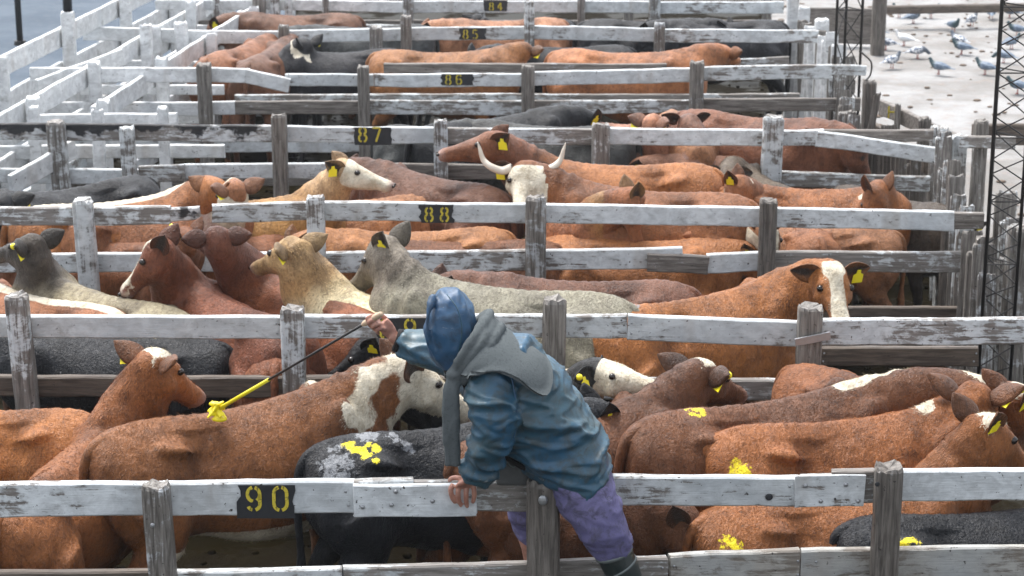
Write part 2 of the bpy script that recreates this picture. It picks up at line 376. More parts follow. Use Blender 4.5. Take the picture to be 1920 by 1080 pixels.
def digit_mesh(ch, O, ux, uz, nrm, size, wd=.115):
    V, F = [], []
    for st in DIG[ch]:
        if len(st) < 2: continue
        a, b = stroke(st, wd); k = len(a); n0 = len(V)
        for d in (0, .0015):
            for q in (a, b):
                for x, y in q: V.append(O + ux * x * size + uz * y * size - nrm * (.0015 - d + .0005))
        for i in range(k - 1):
            F.append((n0 + i, n0 + k + i, n0 + k + i + 1, n0 + i + 1))
            F.append((n0 + i, n0 + i + 1, n0 + 2 * k + i + 1, n0 + 2 * k + i)); F.append((n0 + k + i, n0 + 3 * k + i, n0 + 3 * k + i + 1, n0 + k + i + 1))
    return np.array(V), F

class Fence:
    """a fence in one vertical plane, set out by two photo points at rail height 1.3 m"""
    def __init__(s, name, a, b, label, cat='fence', group=None, z=1.3):
        s.A, s.B = PZ(*a, z), PZ(*b, z); s.d = N((s.B - s.A) * (1, 1, 0)); s.n = np.array((-s.d[1], s.d[0], 0))
        if s.n[1] < 0: s.n = -s.n
        c = (s.A + s.B) / 2; s.o = np.array((c[0], c[1], 0)); s.root = empty(name, s.o, label=label, cat=cat, group=group)
    def F(s, px, py, off=0.0):
        r = ray(px, py); p0 = s.A + s.n * off; t = np.dot(p0 - CAM, s.n) / np.dot(r, s.n); return CAM + r * t
    def part(s, name, VF, mat, label=None, parent=None, smooth=False):
        V, F_ = VF; V = np.asarray(V); c = V.mean(0); me = mesh(name, V - c, F_, smooth)
        o = obj(name, me, mat, parent or s.root); o.location = tuple(c - s.o if parent is None else c - s.o - np.array(parent.location))
        if label: o['label'] = label
        return o
    def rail(s, p0, p1, h=.155, mat='white', t=.05, off=0.0, sag=0.0, name='rail', label=None, rough=1.0, bolts=()):
        A, B = s.F(*p0, off), s.F(*p1, off); r = s.part(name, board(A, B, h, t, sag, rough, ragged=.01), M[mat], label)
        if not bolts and s.o[1] < 13 and h > .1:
            for f in (.03, .97):
                for dz in (.3, .72):
                    q = A + (B - A) * f + np.array((random.uniform(-.015, .015), 0, -h * dz)) - s.n * .002; b = bpy.data.objects.new('nail', BOLT); col.objects.link(b); b.parent = r; b.location = tuple(q - s.o - np.array(r.location)); b.scale = (.6, .6, .6)
        for (px, py) in bolts:
            q = s.F(px, py, off - .002); b = bpy.data.objects.new('bolt', BOLT); col.objects.link(b); b.parent = r; b.location = tuple(q - s.o - np.array(r.location)); b.rotation_euler = (0, random.random() * 3, 0)
        return r
    def post(s, px, py, wpx, mat='postw', lean=0.0, round_=0.3, split=.25, off=-.075, base=-.12, label=None, name='post', zb=None):
        T = s.F(px, py, off); pm = FPX / (T[1] * math.cos(TH) + (HC - T[2]) * math.sin(TH)); wd = wpx / pm
        Bt = np.array((T[0] + lean, T[1], base if zb is None else zb))
        return s.part(name, post(T, Bt, wd, min(wd, .15), round_, random.random() * 40, split), M[mat], label)
    def number(s, txt, x0, x1, yt, yb, dx, dsz, dy, x_d0):
        """black sprayed ground with yellow stencil figures; x0..x1, yt..yb in photo pixels"""
        a, b, c_, d_ = s.F(x0, yt, -.004), s.F(x1, yt, -.004), s.F(x1, yb, -.004), s.F(x0, yb, -.004)
        V = []; nn = 14; Fs = []
        for i in range(nn + 1):
            f = i / nn; top = a + (b - a) * f; bot = d_ + (c_ - d_) * f; wob = (0 if 0 < i < nn else 1)
            for j in range(7):
                g = j / 6; p = top + (bot - top) * g
                if wob: p = p + s.d * (random.uniform(-.012, .012))
                V.append(p)
        for i in range(nn):
            for j in range(6): k = i * 7 + j; Fs.append((k, k + 1, k + 8, k + 7))
        back = len(V); V += [v + s.n * .003 for v in list(V)]; Fs += [tuple(q + back for q in f[::-1]) for f in list(Fs)]
        panel = s.part('number_panel', (np.array(V), Fs), M['black_paint'], 'black painted patch with yellow stencilled %s' % txt)
        for k, ch in enumerate(txt):
            O = s.F(x_d0 + k * dx, dy, -.006); s.part('digit', digit_mesh(ch, O, s.d * (1 if s.d[0] > 0 else -1), np.array((0, 0, 1.)), s.n, dsz), M['digit'], parent=panel)

# fence 90 -----------------------------------------------------------
f90 = Fence('fence', (0, 912), (1920, 889), 'nearest whitewashed rail fence, numbered 90, straddled by the man in blue', group='cross fences between the pens')
f90.rail((-420, 914), (300, 906), .165, 'white'); f90.rail((302, 906), (664, 903), .165, 'white')
f90.rail((664, 903), (775, 900), .04, 'worn', t=.05, name='rail')
f90.rail((662, 912), (894, 909), .158, 'white', t=.035, off=-.036, name='patch_board', bolts=[(680, 951), (734, 947), (811, 940), (742, 922), (880, 930)], label='overlapping short board nailed on the top rail under the hand')
f90.rail((775, 906), (1020, 902), .155, 'worn', off=.004)
f90.rail((1022, 893), (1500, 896), .145, 'worn', off=0, label='top rail with a round dark knot hole')
f90.rail((1492, 893), (1622, 891), .16, 'white', t=.02, off=-.022, name='patch_board', bolts=[(1510, 911), (1586, 909), (1539, 940), (1609, 940)], label='short square board patched over the top rail')
f90.rail((1500, 894), (1640, 888), .15, 'worn', t=.04, off=.003); f90.rail((1640, 883), (2400, 880), .155, 'white')
f90.rail((1560, 886), (1640, 882), .03, 'grey', t=.05, off=-.01)
f90.rail((-420, 1077), (290, 1072), .17, 'brown'); f90.rail((292, 1074), (640, 1066), .17, 'worn'); f90.rail((642, 1066), (1010, 1056), .17, 'worn')
f90.rail((1012, 1056), (1252, 1046), .17, 'worn'); f90.rail((1256, 1043), (1500, 1033), .17, 'beige'); f90.rail((1502, 1033), (2400, 1020), .19, 'beige')
for yy in (1215, 1370): f90.rail((-60, yy), (960, yy - 8), .16, 'brown'); f90.rail((962, yy - 8), (2400, yy - 22), .16, 'brown')
f90.post(291, 907, 52, 'postg', lean=.05, round_=.5, split=.5); f90.post(1018, 900, 62, 'postd', lean=.01, round_=.6, split=.6, label='thick cracked post under the man'); f90.post(1667, 873, 52, 'postd', lean=.0, round_=.7, split=.4)
f90.number('90', 447, 553, 910, 972, 50, .072, 958, 462)
# round knot hole and pale fixing on the middle post
for px, py, r, m_ in ((1442, 932, .018, 'black_paint'), (1645, 908, .012, 'black_paint')):
    q = f90.F(px, py, -.003 if px < 1600 else -.14); f90.part('knot_hole', ellipsoid(q, (r, .003, r), 12, 6), M[m_])
f90.part('bolt', ellipsoid(f90.F(1018, 938, -.155), (.022, .012, .026), 8, 6), M['bolt'])
f90.part('bolt', ellipsoid(f90.F(286, 985, -.15), (.012, .008, .012), 8, 6), M['bolt'])

# fence 89 -----------------------------------------------------------
f89 = Fence('fence', (0, 592), (1920, 600), 'second rail fence from the front, numbered 89, behind the hooded man', group='cross fences between the pens')
f89.rail((-420, 591), (546, 594), .14, 'white'); f89.rail((548, 593), (820, 593), .14, 'white'); f89.rail((820, 592), (1176, 591), .14, 'worn')
f89.rail((1178, 591), (1496, 604), .155, 'white', off=-.02, sag=-.0, label='slipped board sloping down to the strapped post'); f89.rail((1500, 600), (2400, 596), .16, 'white')
f89.rail((-420, 705), (548, 708), .13, 'brown', t=.06); f89.rail((550, 708), (1040, 708), .13, 'brown', t=.06); f89.rail((1042, 710), (1500, 714), .13, 'worn', t=.06)
f89.rail((1540, 652), (1836, 652), .12, 'brown', t=.05, off=.3)
for yy in (815, 930): f89.rail((-60, yy), (960, yy), .14, 'brown'); f89.rail((962, yy), (1600, yy), .14, 'brown')
f89.post(30, 553, 42, 'postw', lean=.06, split=.4); f89.post(548, 577, 43, 'postw', split=.2, round_=.05); f89.post(1041, 561, 44, 'postg', round_=.7, split=.3, lean=-.03); f89.post(1520, 573, 46, 'postg', round_=.5, split=.5, label='round post with an iron strap round it')
f89.part('strap', board(f89.F(1490, 636, -.175), f89.F(1556, 622, -.160), .045, .012), M['bolt'])
f89.number('89', 706, 797, 597, 634, 46, .07, 634, 712)
# fence 88 -----------------------------------------------------------
f88 = Fence('fence', (0, 392), (1840, 400), 'third rail fence from the front, numbered 88, with brown cattle pressed behind it', group='cross fences between the pens')
f88.rail((-420, 392), (318, 388), .135, 'white'); f88.rail((318, 391), (372, 388), .10, 'stain', label='black broken end of a board'); f88.rail((396, 384), (590, 379), .135, 'worn'); f88.rail((592, 378), (1006, 383), .14, 'white'); f88.rail((1008, 383), (1440, 390), .14, 'white')
f88.rail((1442, 390), (1790, 398), .14, 'white'); f88.rail((1700, 397), (1846, 400), .12, 'grey', off=.06)
f88.rail((-420, 478), (155, 476), .14, 'white'); f88.rail((157, 476), (590, 474), .14, 'white'); f88.rail((592, 474), (1005, 470), .15, 'white'); f88.rail((1007, 470), (1280, 465), .15, 'white'); f88.rail((1215, 476), (1330, 482), .13, 'grey', off=-.03)
f88.rail((1325, 478), (1440, 472), .14, 'white'); f88.rail((1442, 472), (1840, 474), .15, 'worn')
for yy in (575, 650): f88.rail((-60, yy), (960, yy), .13, 'brown'); f88.rail((962, yy), (1838, yy + 2), .13, 'brown')
f88.post(154, 375, 36, 'postw', lean=.04); f88.post(591, 367, 34, 'postw'); f88.post(1005, 369, 39, 'postg', round_=.8, split=.2, label='round grey post to the right of the number 88'); f88.post(1441, 374, 33, 'postd', round_=.3)
f88.number('88', 787, 850, 384, 418, 29, .063, 415.5, 796)
# fence 87 -----------------------------------------------------------
f87 = Fence('fence', (0, 234), (1500, 246), 'fourth rail fence from the front, numbered 87, with a black stained board at its left', group='cross fences between the pens')
f87.rail((-420, 232), (100, 232), .14, 'stain'); f87.rail((104, 232), (522, 236), .145, 'stain', label='board with black paint running down from its top'); f87.rail((524, 237), (820, 240), .14, 'white'); f87.rail((822, 240), (1130, 242), .14, 'worn'); f87.rail((1132, 241), (1450, 244), .14, 'white')
f87.rail((1420, 245), (1545, 244), .13, 'white'); f87.rail((1535, 246), (1790, 282), .13, 'white', off=-.03, label='slanting board at the right end'); f87.rail((1545, 243), (1750, 244), .10, 'grey', off=.05)
f87.rail((-420, 312), (258, 318), .13, 'white'); f87.rail((258, 313), (345, 310), .14, 'worn', off=-.03); f87.rail((345, 308), (700, 306), .13, 'white')
f87.rail((702, 308), (1130, 310), .13, 'grey'); f87.rail((1132, 312), (1450, 318), .13, 'grey'); f87.rail((1452, 322), (1745, 332), .13, 'worn')
for yy in (400, 470): f87.rail((-60, yy), (900, yy), .13, 'grey'); f87.rail((902, yy), (1745, yy + 4), .13, 'grey')
f87.post(103, 228, 33, 'postw', lean=.06); f87.post(237, 238, 28, 'postw', lean=.03, round_=.6); f87.post(523, 215, 28, 'postg'); f87.post(826, 226, 26, 'postw'); f87.post(1127, 233, 34, 'postw', label='flat grey plank post with one nail'); f87.post(1451, 219, 38, 'postw', lean=-.03, round_=.1)
f87.rail((-420, 275), (420, 272), .12, 'bright', off=.7); f87.rail((60, 215), (330, 212), .12, 'bright', off=.9); f87.post(62, 200, 20, 'bright', off=.6, round_=0); f87.post(182, 205, 22, 'bright', off=.6, round_=0); f87.post(305, 200, 20, 'bright', off=.6, round_=0)
f87.number('87', 664, 734, 239, 272, 26, .075, 266, 672)
# fence 86 -----------------------------------------------------------
f86 = Fence('fence', (60, 126), (1600, 124), 'fifth rail fence from the front, numbered 86, running to the thin dark mast', group='cross fences between the pens')
f86.rail((55, 127), (382, 127), .145, 'bright'); f86.rail((384, 127), (468, 129), .14, 'bright'); f86.rail((462, 130), (545, 148), .14, 'bright', off=-.03, label='crooked board end jutting over the rail'); f86.rail((535, 139), (700, 139), .12, 'white')
f86.rail((702, 139), (980, 138), .13, 'white'); f86.rail((982, 135), (1300, 128), .14, 'white'); f86.rail((1302, 126), (1560, 121), .14, 'white'); f86.rail((1555, 121), (1625, 124), .10, 'worn')
f86.rail((60, 192), (382, 192), .14, 'bright'); f86.rail((384, 191), (440, 190), .13, 'bright'); f86.rail((440, 190), (690, 190), .13, 'grey'); f86.rail((692, 188), (1000, 190), .14, 'worn'); f86.rail((1002, 189), (1300, 188), .13, 'worn'); f86.rail((1302, 186), (1615, 184), .13, 'grey')
for yy in (262, 325): f86.rail((20, yy), (800, yy), .13, 'white' if yy == 262 else 'grey'); f86.rail((802, yy), (1600, yy), .13, 'grey')
f86.post(382, 119, 27, 'postg', round_=.5); f86.post(681, 124, 22, 'postg'); f86.post(990, 124, 25, 'postg'); f86.post(1307, 115, 27, 'postg'); f86.post(166, 190, 24, 'bright', round_=0)
f86.rail((720, 119), (1250, 120), .10, 'grey', off=.55); f86.rail((440, 178), (1000, 176), .10, 'worn', off=.55); f86.rail((1000, 177), (1500, 176), .10, 'worn', off=.55)
f86.rail((150, 160), (420, 160), .10, 'bright', off=.6); f86.rail((60, 215), (400, 214), .10, 'bright', off=.2)
f86.number('86', 827, 887, 139, 160, 20, .058, 158.5, 835)
# fence 85 -----------------------------------------------------------
f85 = Fence('fence', (160, 52), (1530, 57), 'sixth rail fence from the front, numbered 85', group='cross fences between the pens')
f85.rail((155, 50), (340, 55), .15, 'bright'); f85.rail((342, 57), (528, 59), .14, 'bright'); f85.rail((530, 57), (760, 53), .14, 'white'); f85.rail((762, 52), (990, 50), .14, 'white'); f85.rail((992, 48), (1236, 53), .15, 'white'); f85.rail((1238, 55), (1535, 57), .14, 'white')
f85.rail((130, 112), (530, 118), .13, 'bright'); f85.rail((532, 120), (985, 119), .11, 'worn'); f85.rail((990, 120), (1240, 120), .11, 'grey'); f85.rail((1242, 120), (1480, 106), .10, 'worn')
f85.rail((110, 178), (760, 176), .12, 'worn'); f85.rail((762, 176), (1500, 178), .12, 'worn')
f85.post(289, 48, 22, 'bright', lean=.05, round_=0, label='wide whitewashed board standing upright'); f85.post(338, 42, 24, 'bright', lean=.10, round_=0); f85.post(532, 48, 20, 'postg'); f85.post(705, 50, 24, 'postw', round_=0); f85.post(761, 30, 21, 'postg'); f85.post(992, 2, 19, 'postw', lean=.02); f85.post(1237, 42, 20, 'postg'); 
f85.number('85', 862, 911, 53, 74, 18, .058, 72.5, 868)
# fence 84 and the one behind it --------------------------------------
f84 = Fence('fence', (300, 2), (1480, 4), 'seventh rail fence from the front, numbered 84, at the top edge of the view', group='cross fences between the pens')
f84.rail((290, 0), (480, 0), .12, 'bright'); f84.rail((482, -2), (765, 3), .13, 'bright'); f84.rail((767, 2), (990, 2), .14, 'white'); f84.rail((992, 1), (1228, 2), .14, 'white'); f84.rail((1230, 4), (1470, 3), .14, 'white')
f84.rail((250, 47), (490, 48), .12, 'bright'); f84.rail((492, 46), (1470, 50), .10, 'white'); f84.rail((330, 105), (1470, 105), .12, 'grey')
for x, w_ in ((485, 24), (515, 18), (765, 20), (405, 12), (540, 14), (610, 12), (1228, 21), (1090, 14)): f84.post(x, -16, w_, 'postw', round_=.1)
f84.number('84', 908, 952, 1, 21, 16, .055, 19.5, 917)
f83 = Fence('fence', (300, -42), (1480, -42), 'farthest rail fence, only its lower boards seen at the top edge', group='cross fences between the pens')
f83.rail((290, -44), (1470, -44), .14, 'white'); f83.rail((300, -2), (900, 0), .12, 'grey'); f83.rail((902, 0), (1470, 0), .12, 'grey'); f83.rail((350, 38), (1470, 38), .12, 'grey')
for x in (330, 640, 900, 1180, 1440): f83.post(x, -50, 18, 'postg')

# ------------------------------------------------------------------ cattle
RED = (.18, .056, .018); ORG = (.32, .112, .033); CHE = (.100, .034, .015); DBR = (.05, .022, .013); BLK = (.006, .0075, .011)
CRM = (.62, .53, .37); ROAN = (.27, .245, .205); TAN = (.40, .21, .08); PINK = (.30, .13, .085); GRY = (.075, .062, .050)
TR = np.array([  # x, zc, up, down, halfwidth
    (-.80, 1.00, .08, .12, .07), (-.775, 1.00, .14, .22, .15), (-.70, .98, .21, .30, .215), (-.58, .95, .265, .33, .255), (-.42, .92, .295, .31, .275),
    (-.25, .89, .31, .30, .235), (-.05, .87, .325, .35, .295), (.15, .87, .335, .37, .305), (.32, .88, .345, .37, .285), (.46, .90, .355, .36, .25),
    (.60, .93, .315, .34, .21), (.72, .96, .24, .28, .165), (.80, .98, .15, .18, .10)])
COWN = [0]
PENY = {}
def cow(r, wth, coat, label, poll=None, muz=None, s=None, hz=1.0, pats=(), neck_c=None, horns=False, tags=(1, 1), vox=.020, legs=True, paint=(), ears=True, tail=True,
        group='cattle crowded in the pens', ymin=None, roll=0.0, earup=0.0, fur=0, tailside=0.0, cat='cow', anchor='m', hw=1.0, nlen=1.0):
    COWN[0] += 1; jb_ = (.84, 1.08, .95, .78, 1.02)[COWN[0] % 5]; coat = tuple(x * jb_ for x in coat); coat = (coat[0] * 1.16 + .012, coat[1] * 1.20 + .009, coat[2] * 1.1 + .003) if max(coat) > .04 else coat; seed = COWN[0]; rs = np.random.RandomState(seed)
    sc = s or 1.0
    if ymin is None: ymin = PENY.get(group, 0)
    sc *= 1.0
    for _ in range(30):
        PR, PW = PZ(*r, 1.22 * sc * hz), PZ(*wth, 1.25 * sc * hz); d = PW - PR; L = math.hypot(d[0], d[1])
        near = min(PR[1], PW[1]) - ymin - .30 * sc * hw * abs(d[0]) / L
        if near < 0 and hz > .80: hz -= .008
        else: break
    hd = np.array((d[0], d[1], 0)) / L; ph = math.atan2(hd[1], hd[0])
    O = {'m': (PR + PW) / 2 + hd * .06 * sc, 'r': PR + hd * .62 * sc, 'w': PW - hd * .50 * sc}[anchor]; O[2] = 0
    lat_ = np.array((-hd[1], hd[0], 0)); foot = [(O + hd * u * sc + lat_ * v * .27 * hw * sc)[1] for u in (-.80, .72) for v in (-1, 1)]
    dfc = ymin - .03 - min(foot)
    if dfc > 0: dfc = min(dfc, .6); O[1] += dfc; hz = max(.80, hz - .30 * dfc / 1.25)
    c_, s_ = math.cos(-ph), math.sin(-ph); RM = np.array(((c_, -s_, 0), (s_, c_, 0), (0, 0, 1)))
    loc = lambda p: RM @ (np.asarray(p) - O) / np.array((sc, sc, sc * hz))
    N0 = np.array((.50, 0, 1.00))
    if poll is None: P = np.array((.90, rs.uniform(-.12, .12), 1.10)); H = N((.35, rs.uniform(-.2, .2), -.93))
    else:
        P = loc(PZ(*poll)); v = P - N0; l = np.linalg.norm(v)
        if not .34 < l < .80: print('COW', seed, label[:30], 'neck %.2f' % l, 'sc %.2f L %.2f' % (sc, L), 'P', np.round(P, 2))
        P = N0 + v / l * min(.80, max(.34, l))
        if muz is None: H = N((P - N0) * (1, 1, 0) + (0, 0, -.35))
        else: H = N(loc(PZ(*muz)) - P)
    if VERB: print('cow %2d s=%.2f L=%.2f ph=%4.0f O=(%.1f,%.1f) %s' % (seed, sc, L, math.degrees(ph), O[0], O[1], label[:50]))
    parts = []
    T = TR.copy(); jit = 1 + rs.uniform(-.04, .04, 4)
    C = np.stack([T[:, 0], 0 * T[:, 0], T[:, 1]], 1); T2 = smoothpath(np.column_stack([C, T[:, 2:]]), 26)
    V, F = [], []; n = 26
    for i, q in enumerate(T2):
        for j in range(n):
            a = 2 * math.pi * j / n; c, d_ = math.cos(a), math.sin(a)
            if d_ > 0: y, z = math.copysign(abs(c) ** 1.0, c) * (1 - .16 * d_ ** 3), d_ ** 1.12
            else: y, z = math.copysign(abs(c) ** .84, c), -abs(d_) ** .94
            V.append((q[0], y * q[5] * jit[0] * hw, q[2] + z * (q[3] if d_ > 0 else q[4] * jit[1])))
    for i in range(25):
        for j in range(n): a, b = i * n + j, i * n + (j + 1) % n; F.append((a, a + n, b + n, b))
    V += [tuple(T2[0, :3]), tuple(T2[-1, :3])]
    for j in range(n): F.append((26 * n, j, (j + 1) % n)); F.append((26 * n + 1, 25 * n + (j + 1) % n, 25 * n + j))
    parts.append((np.array(V), F))
    for sd in (1, -1):
        parts.append(ellipsoid((-.41, sd * .185 * hw, 1.115), (.125, .068, .036), R=[[.97, 0, .24], [0, 1, 0], [-.24, 0, .97]]))          # hook bones
        parts.append(ellipsoid((-.745, sd * .105, 1.04), (.05, .045, .06)))           # pin bones
        parts.append(ellipsoid((.44, sd * .175 * hw, .98), (.12, .085, .25), R=[[.97, 0, .2], [0, 1, 0], [-.2, 0, .97]]))
        parts.append(ellipsoid((-.58, sd * .17, .86), (.19, .11, .24)))
        parts.append(tube([(.50, sd * .16, .80), (.44, sd * .18, .62), (.49, sd * .17, .38), (.48, sd * .17, .14), (.50, sd * .17, .05), (.53, sd * .17, .0)], [.115, .08, .052, .036, .045, .055], 12, 14))
        parts.append(tube([(-.58, sd * .17, .90), (-.50, sd * .19, .68), (-.70, sd * .18, .42), (-.665, sd * .18, .16), (-.645, sd * .18, .05), (-.61, sd * .18, .0)], [.17, .125, .055, .04, .046, .055], 12, 14))
    # neck along a curve from inside the chest to the poll
    mid = (N0 + P) / 2 + np.array((.05, 0, .03)); nk = smoothpath([np.append(N0, (.17, .26)), np.append(mid, (.125, .185)), np.append(P - H * .0 + (0, 0, -.035), (.095, .115)), np.append(P + H * .10 + (0, 0, -.04), (.07, .08))], 14)
    U = np.array((0, 0, 1.)); parts.append(loft(nk[:, :3], nk[:, 3] * hw, nk[:, 4], U, n=18))
    # head
    Sd = N(np.cross(H, U)); 
    if roll: Sd = N(Sd * math.cos(roll) + np.cross(Sd, H) * math.sin(roll))
    Uh = N(np.cross(Sd, H)); hl = .50 / 1.0
    HS = (.80 if horns else .90) * (1 if group == gA else .90); HL = .94 * HS / .90; hs_ = [(-.06, .060, .03, .10), (-.02, .095, .055, .145), (.05, .114, .066, .178), (.13, .119, .062, .190), (.21, .102, .052, .170), (.29, .087, .044, .142), (.37, .078, .040, .108), (.43, .086, .042, .108), (.48, .084, .036, .098), (.505, .060, .018, .065)]
    hp = smoothpath([(*(P + H * t * (HL if t > 0 else 1)), a, b, c) for t, a, b, c in hs_], 20); parts.append(loft(hp[:, :3], hp[:, 3] * HS, hp[:, 4] * HS, Uh, n=18, B2=hp[:, 5] * HS, e=2.2, e2=2.0))
    parts.append(ellipsoid(P + Uh * .035, (.055, .055, .04)))
    for sd in (1, -1):
        parts.append(ellipsoid(P + H * .12 * HL + Sd * sd * .096 * HS + Uh * .02 * HS, (.034, .032, .03)))   # brow
        parts.append(ellipsoid(P + H * .15 * HL + Sd * sd * .075 * HS - Uh * .075 * HS, (.075, .05, .07)))    # cheek
    V, F = remesh(parts, vox, 7 if vox < .025 else 5)
    # ---- relief: ribs, spine, skin folds
    Nn = vnormals(V, F); g = vnoise(V, 9, seed) * .005 + vnoise(V, 24, seed + 2) * .0022
    fold = np.clip(1 - np.abs(V[:, 0] - .62) / .22, 0, 1) * np.clip((V[:, 2] - .7) / .2, 0, 1)
    ang = V[:, 0] * 55 + V[:, 2] * 22 + 2 * vnoise(V, 6, seed); g += fold * np.sin(ang) * .0062
    rib = np.clip(1 - np.abs(V[:, 0] - .12) / .28, 0, 1) * np.clip(1 - np.abs(V[:, 2] - .92) / .25, 0, 1); g += rib * np.sin(V[:, 0] * 68 + V[:, 2] * 14) * .0042
    hollow = np.exp(-(((V[:, 0] + .27) / .11) ** 2 + ((V[:, 2] - 1.06) / .10) ** 2)) * (np.abs(V[:, 1]) > .1); g -= hollow * .042
    side = np.abs(V[:, 1]) > .1
    for (cx, cz, dx_, dz_, w_, d_) in ((-.31, 1.0, .12, -.9, .05, .030), (-.62, 1.0, -.35, -.9, .035, .018), (.27, .98, -.15, -.95, .05, .022), (.60, .95, .25, -.9, .04, .020)):
        uu = (V[:, 0] - cx) * dx_ + (V[:, 2] - cz) * dz_; vv = (V[:, 0] - cx) * dz_ - (V[:, 2] - cz) * dx_
        g -= np.exp(-(vv / w_) ** 2) * np.exp(-((uu - .08) / .20) ** 2) * side * d_
    spine = np.exp(-(V[:, 1] / .032) ** 2) * (V[:, 2] > 1.1) * (V[:, 0] < .55); g += spine * (.009 + .003 * np.sin(V[:, 0] * 95)); g -= np.exp(-((np.abs(V[:, 1]) - .10) / .045) ** 2) * (V[:, 2] > 1.08) * np.exp(-((V[:, 0] + .22) / .22) ** 2) * .012
    if vox < .02: g += np.clip(vnoise(V * (1, 1, .6), 62, seed + 8), -.2, 1) * .0035
    V = V + Nn * g[:, None]
    nb = len(V)
    # ---- ears, eyes, tail join the same mesh
    extra = []
    earinfo = []
    if ears:
        for sd in (1, -1):
            B0 = P + Sd * sd * .095 * HS - Uh * .02 + H * .0; dr = N(Sd * sd * 1.0 - H * (.25 + rs.uniform(-.12, .12)) + Uh * (-.08 + earup + rs.uniform(-.2, .2)) + U * .05)
            Hw = RM.T @ H; nb_ = H * .9 + Uh * .45
            if Hw[1] > -.30: f_ = min(1, max(0, (Hw[1] - .35) / .35)); dr = N(Sd * sd * (.42 + .5 * f_) - H * (.55 - .3 * f_ + rs.uniform(-.1, .1)) + U * (.28 * (1 - .7 * f_) + earup + rs.uniform(-.12, .12))); nb_ = H * (.15 + .7 * f_) + Sd * sd * (.9 - .7 * f_)
            nn = N(nb_ - dr * np.dot(nb_, dr)); bn = np.cross(nn, dr)
            EV = []; kk = 10; mm = 9; Ln = .19 * (1 if group == gA else .88)
            for side in (0, 1):
                for i in range(kk):
                    t = i / (kk - 1); wd = .064 * math.sin(math.pi * min(1, (.14 + t * .86)) ** .80) ** .85 + .004 if i < kk - 1 else .004
                    for j in range(mm):
                        u = (j / (mm - 1) - .5) * 2; cup = (.026 * (u * u) * (1 - t * .6) + .006) - (.008 if side else 0)
                        EV.append(B0 + dr * Ln * t + bn * wd * u + nn * (cup - .02 + .01 * t))
            EF = []
            for side in (0, 1):
                o = side * kk * mm
                for i in range(kk - 1):
                    for j in range(mm - 1):
                        q = (o + i * mm + j, o + i * mm + j + 1, o + (i + 1) * mm + j + 1, o + (i + 1) * mm + j); EF.append(q if side == 0 else q[::-1])
            o = kk * mm
            for i in range(kk - 1):
                EF.append((i * mm, (i + 1) * mm, o + (i + 1) * mm, o + i * mm)); EF.append((i * mm + mm - 1, o + i * mm + mm - 1, o + (i + 1) * mm + mm - 1, (i + 1) * mm + mm - 1))
            for j in range(mm - 1): EF.append(((kk - 1) * mm + j, (kk - 1) * mm + j + 1, o + (kk - 1) * mm + j + 1, o + (kk - 1) * mm + j))
            extra.append((np.array(EV), EF)); earinfo.append((B0 + dr * Ln * .55, dr, nn, bn))
    n_ear = sum(len(e[0]) for e in extra)
    if tail:
        ty = tailside
        extra.append(tube([(-.62, 0, 1.175), (-.74, 0, 1.145), (-.80, ty * .2, 1.08), (-.825, ty * .5, .98), (-.83, ty * .8, .82), (-.82, ty, .62), (-.82, ty, .45), (-.82, ty, .28)], [.03, .036, .032, .026, .022, .020, .034, .008], 10, 22))
    if extra: AV, AF = join([(V, F)] + extra)
    else: AV, AF = V, F
    SCL = np.array((sc, sc, sc * hz))
    root = empty('cow', O, ph, label=label, cat=cat, group=group)
    me = mesh('body', AV * SCL, AF); nv = len(AV)
    # ---- colour fields
    x, y, z = AV.T; rel = AV - P; t = rel @ H; lat = rel @ Sd; upc = rel @ Uh
    inhead = (t > -.06) & (lat ** 2 + (upc + .05) ** 2 < .20 ** 2) & (np.abs(lat) < .30) & (upc > -.26) & (t < .6) & ((AV @ np.array((1., 0, 0)) > .35))
    isear = np.zeros(nv, bool); isear[nb:nb + n_ear] = True
    headw = np.clip((t + .02) / .06, 0, 1) * inhead * (~isear)
    nkp = np.clip((x - .55) / .1, 0, 1)
    base = np.tile(np.array(coat, float), (nv, 1))
    if neck_c is not None:
        nd = P - N0; nl_ = np.linalg.norm(nd); nd = nd / nl_; a_ = (AV - N0) @ nd; rd = np.linalg.norm(AV - N0 - a_[:, None] * nd, axis=1); f = (np.clip((a_ / nl_ - .30 + .08 * vnoise(AV, 9, seed)) / .25, 0, 1) * (rd < .42 + (a_ > nl_) * .4) * (x > .3))[:, None]; f = np.maximum(f, isear[:, None] * 1.0); base = base * (1 - f) + np.array(neck_c) * f
    base *= (1 + .16 * vnoise(AV, 4, seed))[:, None]
    base[isear] *= .5
    white = np.zeros(nv); dark = np.clip((.84 - z) / .40, 0, 1) * .46 + np.clip(.25 * vnoise(AV, 3.1, seed + 9), 0, 1)  # mud on legs and belly, deepened to paint in shade low on the body
    if ears:
        eu = np.abs(np.tile(np.linspace(-1, 1, 9), 10)); ein = np.concatenate([np.clip(1.25 - eu * 1.2, 0, 1), np.zeros(90)]); ein = np.concatenate([ein, ein]); dark[nb:nb + n_ear] = ein * .75
    for p in pats:
        if p == 'face': white = np.maximum(white, headw * np.clip(1 - np.clip(-upc - .09, 0, 1) * 14, 0, 1))
        if p == 'wholeface': white = np.maximum(white, headw)
        if p == 'blaze': white = np.maximum(white, headw * np.clip(1.25 - np.abs(lat) / (.045 + .03 * np.clip(t / .4, 0, 1)), 0, 1) * (upc > -.05))
        if p == 'poll': white = np.maximum(white, np.exp(-((t - .0) / .09) ** 2 - (lat / .07) ** 2) * 1.4 * inhead * (upc > -.04) * ~isear)
        if p == 'topneck': white = np.maximum(white, np.clip(1.3 - np.abs(y) / .07, 0, 1) * np.clip((x - .30) / .08, 0, 1) * (z > 1.08) * ~inhead * ~isear)
